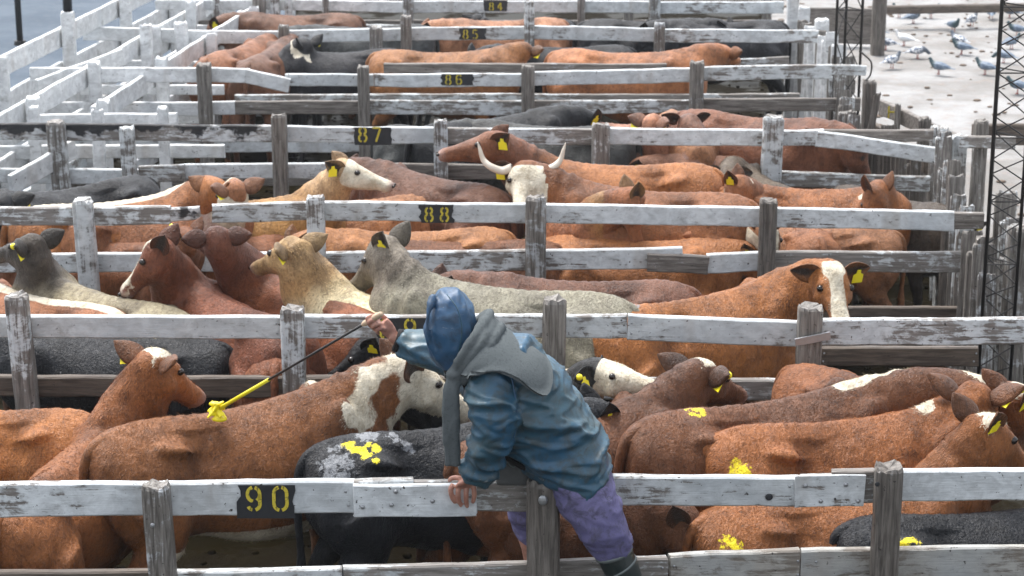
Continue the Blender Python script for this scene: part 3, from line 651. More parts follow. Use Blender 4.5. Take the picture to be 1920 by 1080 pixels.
        if p == 'backline': white = np.maximum(white, np.clip(1.2 - np.abs(y) / .08, 0, 1) * (z > 1.1) * ~isear)
        if p == 'belly': white = np.maximum(white, np.clip((.66 - z) / .06, 0, 1) * (np.abs(x) < .55) * (z > .42))
        if p == 'throat': white = np.maximum(white, nkp * np.clip((1.02 - z) / .1, 0, 1) * (z > .5))
        if p == 'neckspots': white = np.maximum(white, np.clip((x - .42) / .06, 0, 1) * np.clip(.40 + 1.3 * vnoise(AV, 7.5, seed + 4), 0, 1) * ~isear)
        if p == 'patchy': white = np.maximum(white, np.clip(.05 + 1.2 * vnoise(AV, 5.0, seed + 6), 0, 1) * ~isear)
        if p == 'rumpw': white = np.maximum(white, np.clip((-x - .55) / .1, 0, 1) * np.clip(.3 + vnoise(AV, 9, seed), 0, 1))
        if p == 'girth': white = np.maximum(white, (np.abs(x + .02) < .045) * 1.0)
        if p == 'legw': white = np.maximum(white, np.clip((.40 - z) / .05, 0, 1))
        if p == 'darkhead': dark = np.maximum(dark, inhead * .55)
        if p == 'darkface': dark = np.maximum(dark, headw * .8)
        if p == 'eyes': dark = np.maximum(dark, np.exp(-((t - .12) / .06) ** 2 - ((np.abs(lat) - .1) / .05) ** 2) * inhead)
    for sd in (1, -1): dark = np.maximum(dark, .95 * np.exp(-(np.linalg.norm(AV - (P + H * .138 * HL + Sd * sd * .110 * HS + Uh * .012), axis=1) / .030) ** 2))
    muzz = np.clip((t - .415 * HL) / .05, 0, 1) * inhead * ~isear * .9
    pnt = np.zeros(nv); yel = np.zeros(nv)
    for (px, py, pr, iy) in paint:
        # find the visible point of the hide under the photo position
        rr = ray(px, py); rr = N(rr); Ow = (RM.T @ (AV * SCL).T).T + O; dv = Ow - CAM; al = dv @ rr; dist = np.linalg.norm(dv - al[:, None] * rr, axis=1)
        cand = np.where(dist < .03)[0]
        if len(cand) == 0: cand = np.array([np.argmin(dist)])
        k = cand[np.argmin(al[cand])]; f = np.clip(1.0 - (np.linalg.norm(Ow - Ow[k], axis=1) / (pr * 1.35)) ** 2 * .62, 0, 1) * .62
        yel[f > pnt * 1.0] = iy; pnt = np.maximum(pnt, f)
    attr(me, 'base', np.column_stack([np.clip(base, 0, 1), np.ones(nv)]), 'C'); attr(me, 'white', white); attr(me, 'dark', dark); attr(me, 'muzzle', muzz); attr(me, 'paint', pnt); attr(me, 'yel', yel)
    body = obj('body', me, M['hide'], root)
    if poll is not None:
        for sd in (1, -1):
            q = (P + H * .138 * HL + Sd * sd * .110 * HS + Uh * .012) * SCL; e = obj('eye', EYE, None, root); e.location = tuple(q); e.scale = (sc,) * 3
            q = (P + H * .492 * HL + Sd * sd * .044 * HS + Uh * .0) * SCL; e = obj('nostril', NOST, None, root); e.location = tuple(q); e.scale = (sc,) * 3
    if earinfo:
        for k in (0, 1):
            if not tags[k]: continue
            c, dr, nn, bn = earinfo[k]; R_ = np.stack([dr, -N(U - dr * U @ dr), nn], 1); R_[:, 2] = np.cross(R_[:, 0], R_[:, 1])
            dn = -N(U - nn * np.dot(U, nn)); sx = N(np.cross(nn, dn)); R_ = np.stack([sx, dn, nn], 1)
            VV = TAGV @ R_.T + c + nn * .012 + dn * .03; tg = obj('ear_tag', (VV * sc * np.array((1, 1, hz)), TAGF), M['tag'], root, smooth=False)
            if tags[k] > 1: 
                bt = obj('ear_button', shift(ellipsoid(c + nn * .014 + dr * .045 - dn * .01, (.022, .022, .022)), (0, 0, 0)), M['tag'], root); 
                for vv in bt.data.vertices: vv.co = Vector(tuple(np.array(vv.co) * SCL))
    if horns:
        for sd in (1, -1):
            pts = [P + Sd * sd * .07 + Uh * .02, P + Sd * sd * .14 + Uh * .0 - U * .01, P + Sd * sd * .22 + Uh * .03, P + Sd * sd * .275 + U * .07, P + Sd * sd * .30 + U * .15, P + Sd * sd * .315 + U * .20]
            hv, hf = tube(pts, [.033, .030, .026, .020, .012, .003], 12, 22); hm = mesh('horn', hv * SCL, hf); tt = np.abs((hv - P) @ Sd) ; tt = np.linalg.norm(hv - P, axis=1) / .47; attr(hm, 't', tt); obj('horn', hm, M['horn'], root)
    if not fur and group in (gB, gC): fur = 9000
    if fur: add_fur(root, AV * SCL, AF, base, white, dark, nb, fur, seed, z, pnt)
    return root
def add_fur(root, V, F, base, white, dark, nb, count, seed, zc, pnt):
    rs = np.random.RandomState(seed); Q = np.array([f[:3] for f in F if max(f) < nb]); A = V[Q]
    cr = np.cross(A[:, 1] - A[:, 0], A[:, 2] - A[:, 0]); ar = np.linalg.norm(cr, axis=1) * .5
    ok = (A[:, :, 2].mean(1) > .45); ar = ar * ok; nn = cr / (np.linalg.norm(cr, axis=1, keepdims=True) + 1e-12)
    if ((V[Q[:, 0]] - V[:nb].mean(0)) * nn).sum(1).mean() < 0: nn = -nn
    idx = rs.choice(len(Q), count, p=ar / ar.sum()); a, b = rs.rand(2, count); fl = a + b > 1; a[fl], b[fl] = 1 - a[fl], 1 - b[fl]
    P = A[idx, 0] + (A[idx, 1] - A[idx, 0]) * a[:, None] + (A[idx, 2] - A[idx, 0]) * b[:, None]; n = nn[idx]
    flow = np.tile(np.array((-.75, 0, -.65)), (count, 1)); flow[:, 0] += vnoise(P, 12, seed) * .9; flow[:, 2] += vnoise(P, 15, seed + 3) * .7; flow[:, 1] += vnoise(P, 13, seed + 5) * .5
    flow += rs.randn(count, 3) * .22; flow -= n * (flow * n).sum(1, keepdims=True); flow /= np.linalg.norm(flow, axis=1, keepdims=True)
    L = rs.uniform(.011, .026, count)[:, None]; sd = np.cross(flow, n); wd = rs.uniform(.0011, .0022, count)[:, None]
    tip = P + flow * L + n * L * rs.uniform(.15, .5, count)[:, None]
    VV = np.stack([P - sd * wd - n * .002, P + sd * wd - n * .002, tip], 1).reshape(-1, 3)
    me = bpy.data.meshes.new('fur'); me.vertices.add(len(VV)); me.vertices.foreach_set('co', VV.ravel()); me.loops.add(len(VV)); me.loops.foreach_set('vertex_index', np.arange(len(VV)))
    me.polygons.add(count); me.polygons.foreach_set('loop_start', np.arange(count) * 3); me.polygons.foreach_set('loop_total', np.full(count, 3)); me.update(calc_edges=True)
    vi = Q[idx, 0]; c = base[vi].copy(); wm = np.clip((white[vi] + .25 * vnoise(P, 20, seed) - .42) / .12, 0, 1)[:, None]; c = c * (1 - wm) + np.array((.66, .59, .45)) * wm
    k = np.clip((pnt[vi] + .4 * vnoise(P, 30, seed) - .3), 0, 1); keep = k < .02
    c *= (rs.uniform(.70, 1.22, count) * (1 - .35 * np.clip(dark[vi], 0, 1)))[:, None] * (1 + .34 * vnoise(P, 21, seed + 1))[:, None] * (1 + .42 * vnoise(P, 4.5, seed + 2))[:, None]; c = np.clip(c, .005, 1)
    cc = np.repeat(np.column_stack([c, np.ones(count)]), 3, axis=0); attr(me, 'fcol', cc, 'C')
    V3 = VV.reshape(-1, 3, 3); V3[~keep] = V3[~keep][:, :1]; me.vertices.foreach_set('co', V3.ravel())
    f = obj('coat_hair', me, M['fur'], root); f['kind'] = 'stuff'
EYE = mesh('eye', *ellipsoid((0, 0, 0), (.023, .023, .021), 12, 8)); EYE.materials.append(M['eye'])
NOST = mesh('nostril', *ellipsoid((0, 0, 0), (.014, .014, .012), 8, 6)); NOST.materials.append(M['eye'])
def _tag():
    pr = [(-.012, -.035), (.012, -.035), (.014, -.012), (.033, -.002), (.034, .055), (-.034, .055), (-.033, -.002), (-.014, -.012)]
    V = [(x, y, .0018) for x, y in pr] + [(x, y, -.0018) for x, y in pr]; n = len(pr); F = [tuple(range(n)), tuple(range(2 * n - 1, n - 1, -1))] + [(i, n + i, n + (i + 1) % n, (i + 1) % n) for i in range(n)]
    return np.array(V), F
TAGV, TAGF = _tag()
VERB = True
NEAR, MIDV, FAR = .019, .023, .030
gA, gB, gC, gD, gE, gF = ['cattle in the pen behind fence %d' % k for k in (90, 89, 88, 87, 86, 85)]
for g_, f_ in zip((gA, gB, gC, gD, gE, gF), (f90, f89, f88, f87, f86, f85)): PENY[g_] = float(f_.o[1]) + .07
FU = 26000
# ---- pen behind the nearest fence
cow((70, 888), (190, 792), (.215, .072, .024), 'brown cow with white forehead, head up beside the pale post, two tags in one ear', poll=(288, 674, 1.47), muz=(378, 748, 1.16), tags=(0, 2), vox=NEAR, group=gA, fur=FU, pats=('poll',), s=.96, anchor='w')
cow((85, 766), (-170, 752), ORG, 'orange brown cow at the left edge, only its rump and back in view', vox=NEAR, group=gA, fur=FU // 2, s=.95)
cow((268, 790), (585, 722), (.225, .078, .027), 'big brown cow being marked by the yellow tipped stick, with a spotted cream neck', poll=(772, 690, 1.33), muz=(856, 752, 1.10), tags=(0, 0), pats=('neckspots', 'wholeface', 'belly', 'throat'), vox=.016, group=gA, fur=FU * 2, s=1.05, tailside=.03)
cow((690, 812), (960, 770), BLK, 'black cow with pale patches and yellow paint on its rump, left of the man', vox=.016, group=gA, fur=FU, paint=[(652, 824, .035, 1), (670, 833, .04, 1), (688, 843, .04, 1), (706, 852, .028, 1), (690, 824, .022, 1), (708, 832, .028, 1), (635, 858, .10, 0), (690, 802, .07, 0), (745, 812, .035, 0), (772, 838, .04, 0), (620, 885, .07, 0)], s=1.0)
cow((880, 850), (1130, 888), (.10, .032, .014), 'small red brown cow under the man, its tail head showing between scarf and sleeve', tags=(0, 0), vox=NEAR, group=gA, s=.9, hz=.95, fur=FU // 2)
cow((1010, 792), (1215, 735), CHE, 'dark chestnut cow with a pale poll and two yellow tags before the second fence', poll=(1312, 694, 1.27), muz=(1392, 742, 1.02), tags=(2, 0), pats=('poll',), vox=NEAR, group=gA, fur=FU, s=.98, anchor='w')
cow((935, 800), (1045, 730), (0.020, 0.020, 0.020), 'curly white faced black calf lifting its nose behind the man, yellow tags in one ear', poll=(1122, 690, 1.25), muz=(1222, 722, 1.19), tags=(2, 0), pats=('wholeface', 'topneck', 'throat'), vox=NEAR, group=gA, s=.86, fur=FU // 2, anchor='w')
cow((1238, 775), (1590, 716), (.145, .048, .020), 'chestnut cow with yellow paint on its hip and a white stripe over its shoulders', poll=(1828, 728, 1.30), muz=(1880, 748, 1.0), tags=(1, 1), pats=('topneck', 'poll'), vox=.017, group=gA, fur=FU * 2, paint=[(1312, 763, .05, 1)], s=1.06, tailside=.04, anchor='r')
cow((1382, 800), (1690, 762), (.235, .079, .027), 'bright brown cow with yellow paint low on its rump and a thin white neck line', poll=(1800, 785, 1.20), muz=(1830, 860, .85), tags=(2, 0), pats=('topneck',), vox=.016, group=gA, fur=FU * 2, paint=[(1385, 876, .06, 1), (1366, 886, .035, 1)], s=1.03, tailside=.05, anchor='r')
cow((1365, 948), (1650, 905), (.25, .086, .030), 'brown cow hard against the front rail, rump under it and head up at the right', poll=(1850, 792, 1.36), muz=(1918, 868, 1.10), tags=(1, 0), pats=('poll', 'throat'), vox=.017, group=gA, fur=FU * 2, paint=[(1366, 1016, .055, 1), (1350, 1030, .035, 1)], s=1.0, tailside=.04, anchor='r')
cow((1680, 965), (1980, 945), BLK, 'black cow at the bottom right corner with a dab of yellow paint', vox=NEAR, group=gA, fur=FU, paint=[(1712, 1016, .06, 1)], s=.95)
cow((1690, 720), (1830, 742), RED, 'brown cow at the right edge with a pale curl on its head', poll=(1908, 742, 1.30), muz=(1975, 800, 1.08), tags=(1, 1), pats=('poll',), vox=NEAR, group=gA, s=.95, anchor='w')
# ---- pen behind fence 89
cow((290, 568), (112, 520), (0.336, 0.281, 0.205), 'pale grey cow with a dark head and neck, looking left beyond the left post', poll=(62, 455, 1.46), muz=(-30, 480, 1.3), neck_c=GRY, tags=(0, 2), vox=MIDV, group=gB, fur=14000, s=.97)
cow((165, 568), (0, 530), (0.240, 0.089, 0.043), 'reddish cow with a whitish back line at the left edge, behind the second post', pats=('backline',), vox=MIDV, group=gB, s=.95, fur=9000)
cow((470, 578), (345, 520), (0.168, 0.046, 0.023), 'chestnut cow with a white forehead stripe, turning its head left between the pale cows', poll=(298, 462, 1.50), muz=(235, 540, 1.22), tags=(0, 0), pats=('blaze', 'poll'), vox=MIDV, group=gB, fur=14000, s=1.0, anchor='w')
cow((640, 566), (492, 508), (0.188, 0.056, 0.024), 'reddish brown cow seen from behind with both dark ears up, left of the cream cow', poll=(405, 440, 1.52), muz=(372, 478, 1.12), tags=(0, 0), vox=MIDV, group=gB, fur=14000, s=.95, anchor='w', neck_c=(.15, .055, .032))
cow((860, 590), (645, 535), CRM, 'cream white cow with a sandy head, looking left over the others', poll=(550, 462, 1.48), muz=(468, 505, 1.25), neck_c=(.55, .36, .17), tags=(0, 1), pats=(), vox=MIDV, group=gB, fur=14000, s=1.05)
cow((1112, 548), (815, 515), ROAN, 'curly grey roan cow with a dark neck, behind the hood of the man', poll=(722, 460, 1.46), muz=(655, 545, 1.12), neck_c=(.20, .17, .13), tags=(0, 1), pats=(), vox=.020, group=gB, fur=30000, s=1.08)
cow((1235, 525), (960, 512), (0.104, 0.037, 0.023), 'dark reddish brown cow back showing behind the grey roan cow', vox=MIDV, group=gB, fur=12000, s=1.0)
cow((1165, 575), (1430, 524), (.34, .120, .036), 'big orange brown cow with a white blaze facing the camera, one yellow tag', poll=(1560, 510, 1.40), muz=(1583, 640, 1.06), tags=(0, 1), pats=('blaze', 'poll'), vox=.018, group=gB, fur=30000, s=1.06, paint=[(1188, 566, .04, 0)])
cow((395, 632), (60, 622), BLK, 'black cow with a white band, under the rail numbered 89 at the left', pats=(), vox=MIDV, group=gB, s=.92, hz=.93)
cow((515, 660), (545, 560), (0.192, 0.059, 0.026), 'brown cow rump facing the camera with its tail hanging, left of the pale square post', vox=MIDV, group=gB, s=.92, hz=.95, anchor='r')
cow((1100, 622), (820, 624), BLK, 'black cow with one yellow tag, its head low behind the stick', poll=(690, 650, 1.0), muz=(628, 700, .82), tags=(0, 1), vox=MIDV, group=gB, s=.94, hz=.95)
# ---- pen behind fence 88
cow((232, 330), (40, 358), BLK, 'black cow back, farthest left behind the fence numbered 88', poll=(5, 378, 1.25), muz=(-40, 420, 1.0), tags=(1, 1), vox=MIDV, group=gC, s=1.0)
cow((75, 385), (320, 356), ORG, 'orange cow with a white back line, heading right towards the cream head', pats=('backline',), poll=(405, 350, 1.35), muz=(455, 400, 1.1), tags=(1, 0), vox=MIDV, group=gC, s=1.0)
cow((160, 392), (370, 372), (0.232, 0.089, 0.043), 'plain brown cow with a broad cream face, its dark ear above the broken board', poll=(440, 352, 1.38), muz=(392, 425, 1.0), pats=('wholeface', 'throat'), tags=(0, 1), vox=MIDV, group=gC, s=.97)
cow((470, 372), (575, 362), TAN, 'sandy cow with a pale face stretching its head right over a dark brown back', poll=(645, 312, 1.46), muz=(765, 358, 1.28), tags=(1, 0), pats=('face',), neck_c=(.52, .34, .18), vox=MIDV, group=gC, s=.95, anchor='w')
cow((905, 345), (735, 305), (0.120, 0.041, 0.023), 'dark reddish brown cow back under the raised muzzle', vox=MIDV, group=gC, s=1.02)
cow((1300, 305), (1040, 298), (.31, .112, .037), 'orange brown cow resting its lifted head on a neighbour, nose pointing left, two yellow tags', poll=(925, 262, 1.56), muz=(806, 292, 1.44), tags=(1, 1), neck_c=(.22, .085, .04), vox=MIDV, group=gC, fur=12000, s=1.05, anchor='m')
cow((1375, 362), (1085, 338), (.23, .078, .029), 'horned cow with a cream white face looking at the camera above the 88 fence', poll=(978, 318, 1.38), muz=(974, 405, 1.10), horns=True, tags=(1, 1), pats=('wholeface',), vox=MIDV, group=gC, fur=12000, s=1.05)
cow((1300, 405), (1130, 395), (0.216, 0.074, 0.033), 'light brown cow with sandy forehead and wide ears, right of the round grey post', poll=(1190, 366, 1.30), muz=(1195, 440, 1.0), tags=(0, 1), neck_c=TAN, vox=MIDV, group=gC, s=.9)
cow((1040, 440), (1325, 448), (.30, .11, .04), 'orange brown back seen between the two rails, right of the round post', vox=MIDV, group=gC, fur=9000, s=.95, hz=.93)
cow((1010, 448), (740, 446), (0.176, 0.059, 0.026), 'chestnut back seen between the two rails, left of the round post', vox=MIDV, group=gC, fur=9000, s=.95, hz=.92)
cow((930, 424), (640, 430), (0.320, 0.133, 0.056), 'pale orange back behind the chestnut one, under the number 88', vox=MIDV, group=gC, fur=6000, s=.95, hz=.95)
cow((330, 455), (60, 440), (0.216, 0.074, 0.033), 'brown back seen below the top rail at the far left of the 88 fence', vox=MIDV, group=gC, fur=6000, s=.95, hz=.93)
cow((560, 372), (720, 366), (0.288, 0.118, 0.053), 'light orange cow back just above the rail, left of the number 88', vox=MIDV, group=gC, s=.9, hz=.99)
cow((520, 430), (440, 440), (0.208, 0.070, 0.030), 'brown cow with two yellow ear buttons, its head turned away behind the chestnut cows', poll=(345, 440, 1.18), muz=(330, 520, .85), tags=(1, 2), vox=MIDV, group=gC, s=.9, hz=.92)
cow((1445, 335), (1385, 300), (0.104, 0.074, 0.056), 'grey brown cow with a pale tuft on its head, behind the brown ones', poll=(1350, 300, 1.30), muz=(1372, 372, 1.0), pats=('poll',), tags=(0, 0), vox=MIDV, group=gC, s=.85, anchor='w')
cow((1480, 400), (1440, 370), (0.240, 0.089, 0.040), 'small brown calf with a cream forehead and yellow tags at both ears', poll=(1382, 342, 1.22), muz=(1400, 420, .9), pats=('face',), tags=(1, 1), vox=MIDV, group=gC, s=.84, anchor='w')
cow((1425, 345), (1600, 348), (0.288, 0.096, 0.030), 'curly orange cow with a white muzzle stripe, head lowered at the right end', poll=(1640, 368, 1.15), muz=(1625, 470, .72), pats=('blaze',), tags=(0, 0), vox=MIDV, group=gC, fur=14000, s=.95)
cow((1590, 345), (1680, 362), (0.045, 0.032, 0.028), 'dark brown cow at the right end behind the curly orange one', vox=MIDV, group=gC, s=.85, anchor='r')
cow((1580, 425), (1480, 420), (0.240, 0.096, 0.043), 'brown cow with a wide white blaze seen between the rails, beside the dark post', poll=(1440, 428, 1.10), muz=(1462, 510, .74), pats=('wholeface',), tags=(0, 0), vox=MIDV, group=gC, s=.88, hz=.92)
# ---- pen behind fence 87
cow((805, 232), (1020, 200), BLK, 'black cow with the highest back, above the number 87 fence', vox=FAR, group=gD, s=1.05)
cow((1140, 236), (930, 224), (0.030, 0.033, 0.040), 'bluish black wet back in front of the highest black one', vox=FAR, group=gD, s=1.0)
cow((790, 236), (880, 236), (0.035, 0.040, 0.050), 'small black back just over the rail beside the pale post', vox=FAR, group=gD, s=.9)
cow((1070, 216), (1180, 228), PINK, 'pinkish brown cow with a dark tagged ear, pointing right', poll=(1222, 226, 1.28), muz=(1275, 262, 1.05), tags=(1, 1), vox=FAR, group=gD, s=.95)
cow((1262, 205), (1300, 240), (0.288, 0.126, 0.066), 'light brown cow facing the camera with dark ears spread, left of the flat post', poll=(1290, 232, 1.22), muz=(1300, 310, .9), tags=(0, 0), neck_c=(.22, .10, .06), vox=FAR, group=gD, s=.95)
cow((1340, 206), (1490, 216), (0.200, 0.067, 0.036), 'reddish brown cow with a long back at the right end of its pen', vox=FAR, group=gD, s=1.05)
cow((1420, 285), (1340, 284), (0.136, 0.052, 0.030), 'dark brown cow seen under the rail beside the light wide post', vox=FAR, group=gD, s=.95, hz=.9)
# ---- pen behind fence 86 and beyond
cow((395, 100), (470, 72), (0.272, 0.104, 0.053), 'brown cow rump facing the camera between the whitewashed boards at the left', vox=FAR, group=gE, s=1.0, anchor='r')
cow((478, 104), (530, 72), (0.112, 0.044, 0.026), 'dark brown cow side beside the pale post, upper left', vox=FAR, group=gE, s=1.0)
cow((690, 92), (600, 92), (0.020, 0.020, 0.024), 'black cow with a cream white face, upper left beside the tall post', poll=(570, 92, 1.2), muz=(545, 130, .95), pats=('wholeface',), tags=(1, 0), vox=FAR, group=gE, s=.95)
cow((738, 92), (905, 92), (0.336, 0.133, 0.050), 'orange cow below the number 85, its head at the tall pale post', poll=(985, 92, 1.22), muz=(1010, 130, .95), tags=(1, 1), vox=FAR, group=gE, s=1.0)
cow((1068, 90), (1260, 94), (0.320, 0.118, 0.050), 'orange brown cow with lifted head, facing right below the top fences', poll=(1355, 96, 1.26), muz=(1398, 122, 1.02), tags=(0, 0), vox=FAR, group=gE, s=1.05)
cow((1120, 84), (1010, 82), BLK, 'black cow standing between the two orange cows', vox=FAR, group=gE, s=1.0)
cow((780, 44), (590, 46), (0.030, 0.035, 0.045), 'bluish black cow back along the rail numbered 85', vox=FAR, group=gF, s=1.05)
cow((1020, 32), (880, 34), (0.336, 0.148, 0.086), 'pinkish orange cow behind the black head, above number 85', vox=FAR, group=gF, s=1.0)
cow((1030, 36), (940, 38), BLK, 'black cow head with one yellow tag above the number 85', poll=(895, 36, 1.18), muz=(930, 60, 1.0), tags=(1, 0), vox=FAR, group=gF, s=.88)
cow((1110, 34), (1300, 34), BLK, 'black cow at the top right of the pens with a white streak on its head', vox=FAR, group=gF, s=1.0)
cow((1440, 36), (1280, 36), (0.020, 0.022, 0.028), 'black cow farthest right under the number 84 fence', vox=FAR, group=gF, s=1.0)
cow((640, 24), (480, 22), (0.112, 0.044, 0.026), 'dark reddish cow at the top left between two pale posts', vox=FAR, group=gF, s=1.0)

# ------------------------------------------------------------------ side fences, masts, far yard
def wpart(root, name, VF, mat, label=None, smooth=False, parent=None):
    V, F_ = VF; V = np.asarray(V); c = V.mean(0); o = obj(name, mesh(name, V - c, F_, smooth), mat, parent or root)
    ro = np.array(root.location) + (np.array(parent.location) if parent else 0); o.location = tuple(c - ro)
    if label: o['label'] = label
    return o
def longfence(name, A, B, tops, hs_, mats, label, step=1.5, pmat='bright', ptop=1.6, pw=.13, braces=0, group=None, jit=.02):
    A, B = np.array(A, float), np.array(B, float); L = np.linalg.norm((B - A)[:2]); d = (B - A) / L; root = empty(name, (A[0], A[1], 0), label=label, cat='fence', group=group); n = max(1, int(L / step))
    for i in range(n):
        a, b = A + d * L * i / n, A + d * L * (i + 1) / n
        for z, h, mt_ in zip(tops, hs_, mats):
            j = lambda: random.uniform(-jit, jit)
            wpart(root, 'rail', board((a[0], a[1], z + j()), (b[0], b[1], z + j()), h, .045), M[mt_])
        if braces and i % braces == 0:
            wpart(root, 'brace', board((a[0] + .06, a[1], tops[-1]), (b[0] + .06, b[1], tops[0]), .13, .04), M[mats[0]])
    for i in range(n + 1):
        a = A + d * L * i / n; wpart(root, 'post', post((a[0] + .08, a[1], ptop + random.uniform(-.08, .08)), (a[0] + .08, a[1], -.1), pw, pw, .1, random.random() * 40, .2), M[pmat])
    return root
LA, LB = PZ(0, 107, 1.5), PZ(220, 0, 1.5); ld_ = N((LB - LA) * (1, 1, 0))
longfence('alley_fence', LA - ld_ * 4.2, LB + ld_ * 6, (1.5, 1.14, .78, .40), (.20, .20, .18, .18), ('bright',) * 4, 'long whitewashed plank fence running away along the left alley', step=1.9, braces=0, ptop=1.62, jit=.008)
longfence('alley_fence', LA - ld_ * 3.0 + (.62, 0, 0), LB + ld_ * 4 + (.62, 0, 0), (1.30, .92, .5), (.20, .18, .17), ('bright', 'bright', 'white'), 'inner whitewashed fence closing the left ends of the pens, with slanting braces', step=1.7, braces=0, ptop=1.38, pw=.12, jit=.008)
longfence('alley_fence', LA - ld_ * 1.0 + (1.18, 0, 0), LB + ld_ * 3 + (1.18, 0, 0), (1.22, .84, .46), (.19, .18, .17), ('bright', 'bright', 'bright'), 'innermost short whitewashed fence crossing the ends of the far pens', step=1.7, ptop=1.3, pw=.12, jit=.008)
# short cross pieces tangled between the two
for (a, b, z1, z2, lab) in (((70, 150), (230, 92), 1.25, 1.35, 'whitewashed loose board sloping up between the two left fences'), ((20, 330), (140, 262), 1.0, 1.15, 'whitewashed slanting brace at the left edge behind the black stained board')):
    r_ = empty('loose_board', PZ(*a, z1), label=lab, cat='board'); wpart(r_, 'plank', board(PZ(*a, z1), PZ(*b, z2), .17, .045), M['bright'])
for k, (px, py, h, lab) in enumerate(((38, 84, 3.2, 'thin dark pole standing on the wet paving, left one of two'), (128, 36, 3.4, 'thin dark pole standing on the wet paving, nearer the white fence'))):
    g = PZ(px, py, 0); r_ = empty('pole', g, label=lab, cat='pole'); wpart(r_, 'shaft', tube([g - (0, 0, .1), g + (0, 0, h)], [.045 if k == 0 else .07] * 2, 10), M['steel'], smooth=True); wpart(r_, 'collar', tube([g - (0, 0, .01), g + (0, 0, .06)], [.09, .08], 10), M['steel'])
# right side palisades of upright planks
def palisade(name, A, B, n, zt, wd, mat, label, rails=(1.0, .4), wob=.12, th=.035, rmat='grey'):
    A, B = np.array(A, float), np.array(B, float); root = empty(name, (A[0], A[1], 0), label=label, cat='palisade'); d = (B - A) / n; dn = N(d * (1, 1, 0)); ang = math.atan2(dn[1], dn[0])
    for i in range(n + 1):
        p = A + d * i; t = np.array((p[0] + random.uniform(-.03, .03), p[1], zt + random.uniform(-wob, wob))); b = np.array((p[0] + random.uniform(-.03, .03), p[1], -.08))
        VF = post(t, b, wd * random.uniform(.8, 1.2), th * random.uniform(1, 2.2), .05, random.random() * 40, .1)
        wpart(root, 'plank', VF, M[mat if random.random() < .72 else 'postg'])
    for z in rails: wpart(root, 'rail', board((A[0] + .05, A[1], z), (B[0] + .05, B[1], z), .14, .05), M[rmat])
    return root
P3 = lambda px, py, z=1.3: PZ(px, py, z)
palisade('palisade', P3(1494, 6), P3(1588, 96), 16, 1.25, .14, 'bright', 'whitewashed upright planks at the right ends of the far pens')
palisade('palisade', P3(1566, 80), P3(1600, 190), 11, 1.15, .12, 'postw', 'pale upright planks below the thin left mast', rmat='worn')
palisade('palisade', P3(1610, 200, 1.1), P3(1722, 296, 1.0), 12, 1.02, .10, 'postd', 'low row of dark weathered stakes beside the pale yard', rmat='brown')
palisade('palisade', P3(1772, 262), P3(1812, 385), 9, 1.28, .12, 'postw', 'whitewashed upright planks at the right end of the third fence', rmat='worn')
palisade('palisade', P3(1815, 385), P3(1858, 470), 7, 1.2, .13, 'postw', 'peeling upright planks right of the horned cow pen, behind the big mast', rmat='grey')
palisade('palisade', P3(1885, 300), P3(1905, 420), 7, 1.1, .13, 'postw', 'pale planks at the right edge behind the big lattice mast', rmat='grey')
def lonepost(px, py, wpx, z, mat, label, rnd=.4, hgt=None, lean=0):
    T = PZ(px, py, z); pm = FPX / (T[1] * math.cos(TH) + (HC - T[2]) * math.sin(TH)); r_ = empty('post', (T[0], T[1], 0), label=label, cat='post')
    wpart(r_, 'shaft', post(T, (T[0] + lean, T[1], -.1), wpx / pm, min(.2, wpx / pm), rnd, random.random() * 40, .35), M[mat]); return r_
lonepost(1631, 152, 24, 1.45, 'postd', 'dark split post standing at the corner of the pale yard'); lonepost(1647, 176, 12, 1.35, 'postd', 'thin stake leaning on the dark split post', lean=-.25)
lonepost(1684, 196, 11, 1.25, 'postg', 'thin grey stake before the yard, left of the pale capped posts'); lonepost(1734, 222, 24, 1.25, 'postd', 'dark notched post at the end of the slanting board')
lonepost(1762, 238, 34, 1.3, 'postw', 'broad whitewashed post with a rounded top beside the notched dark one', .8); lonepost(1797, 254, 32, 1.32, 'postw', 'square whitewashed post with a dark cap, left of the big mast', .0)
lonepost(1840, 226, 26, 1.5, 'postg', 'blue grey square post carrying the bar behind the big mast', .0); lonepost(1912, 425, 44, 1.35, 'postg', 'thick grey upright timber at the right edge under the big mast', .1)
lonepost(1782, 420, 30, .98, 'postd', 'dark post in the gap under the rail numbered 88, right side', .2); lonepost(1541, 36, 26, 1.35, 'bright', 'short white capped post at the right end of the top fences', .0); lonepost(1488, -20, 22, 1.5, 'bright', 'tall white post where the top rails end', .0)
def bar(name, a, b, za, zb, h, t, mat, label, cat='rail'):
    A, B = PZ(*a, za), PZ(*b, zb); r_ = empty(name, A * (1, 1, 0), label=label, cat=cat); wpart(r_, 'plank', board(A, B, h, t), M[mat]); return r_
bar('rail_board', (1648, 186), (1790, 252), 1.2, 1.2, .14, .05, 'grey', 'weathered board with a yellow mark, sloping down beside the yard')
o_ = PZ(1668, 205, 1.16); r_ = empty('paint_mark', o_, label='small yellow letter H on the weathered yard board', cat='mark')
for dx, a_, b_ in ((-.03, (0, -.05), (0, .05)), (.03, (0, -.05), (0, .05))): wpart(r_, 'stroke', box(o_ + (dx, -.13, 0), (.016, .004, .11)), M['digit'])
wpart(r_, 'stroke', box(o_ + (0, -.13, 0), (.05, .004, .016)), M['digit'])
bar('rail_board', (1826, 234), (1990, 232), 1.45, 1.45, .18, .06, 'brown', 'dark horizontal bar behind the big mast'); bar('rail_board', (1800, 254), (1905, 258), 1.4, 1.4, .10, .05, 'worn', 'pale bolted bar in front of the dark one, right of the square post')
bar('rail_board', (1640, 12), (2000, 6), .35, .35, .12, .14, 'brown', 'long timber lying across the far end of the yard', 'timber'); bar('rail_board', (1500, 14), (1650, 16), .55, .55, .5, .06, 'grey', 'brown boards beyond the yard at the top, left of the timber')
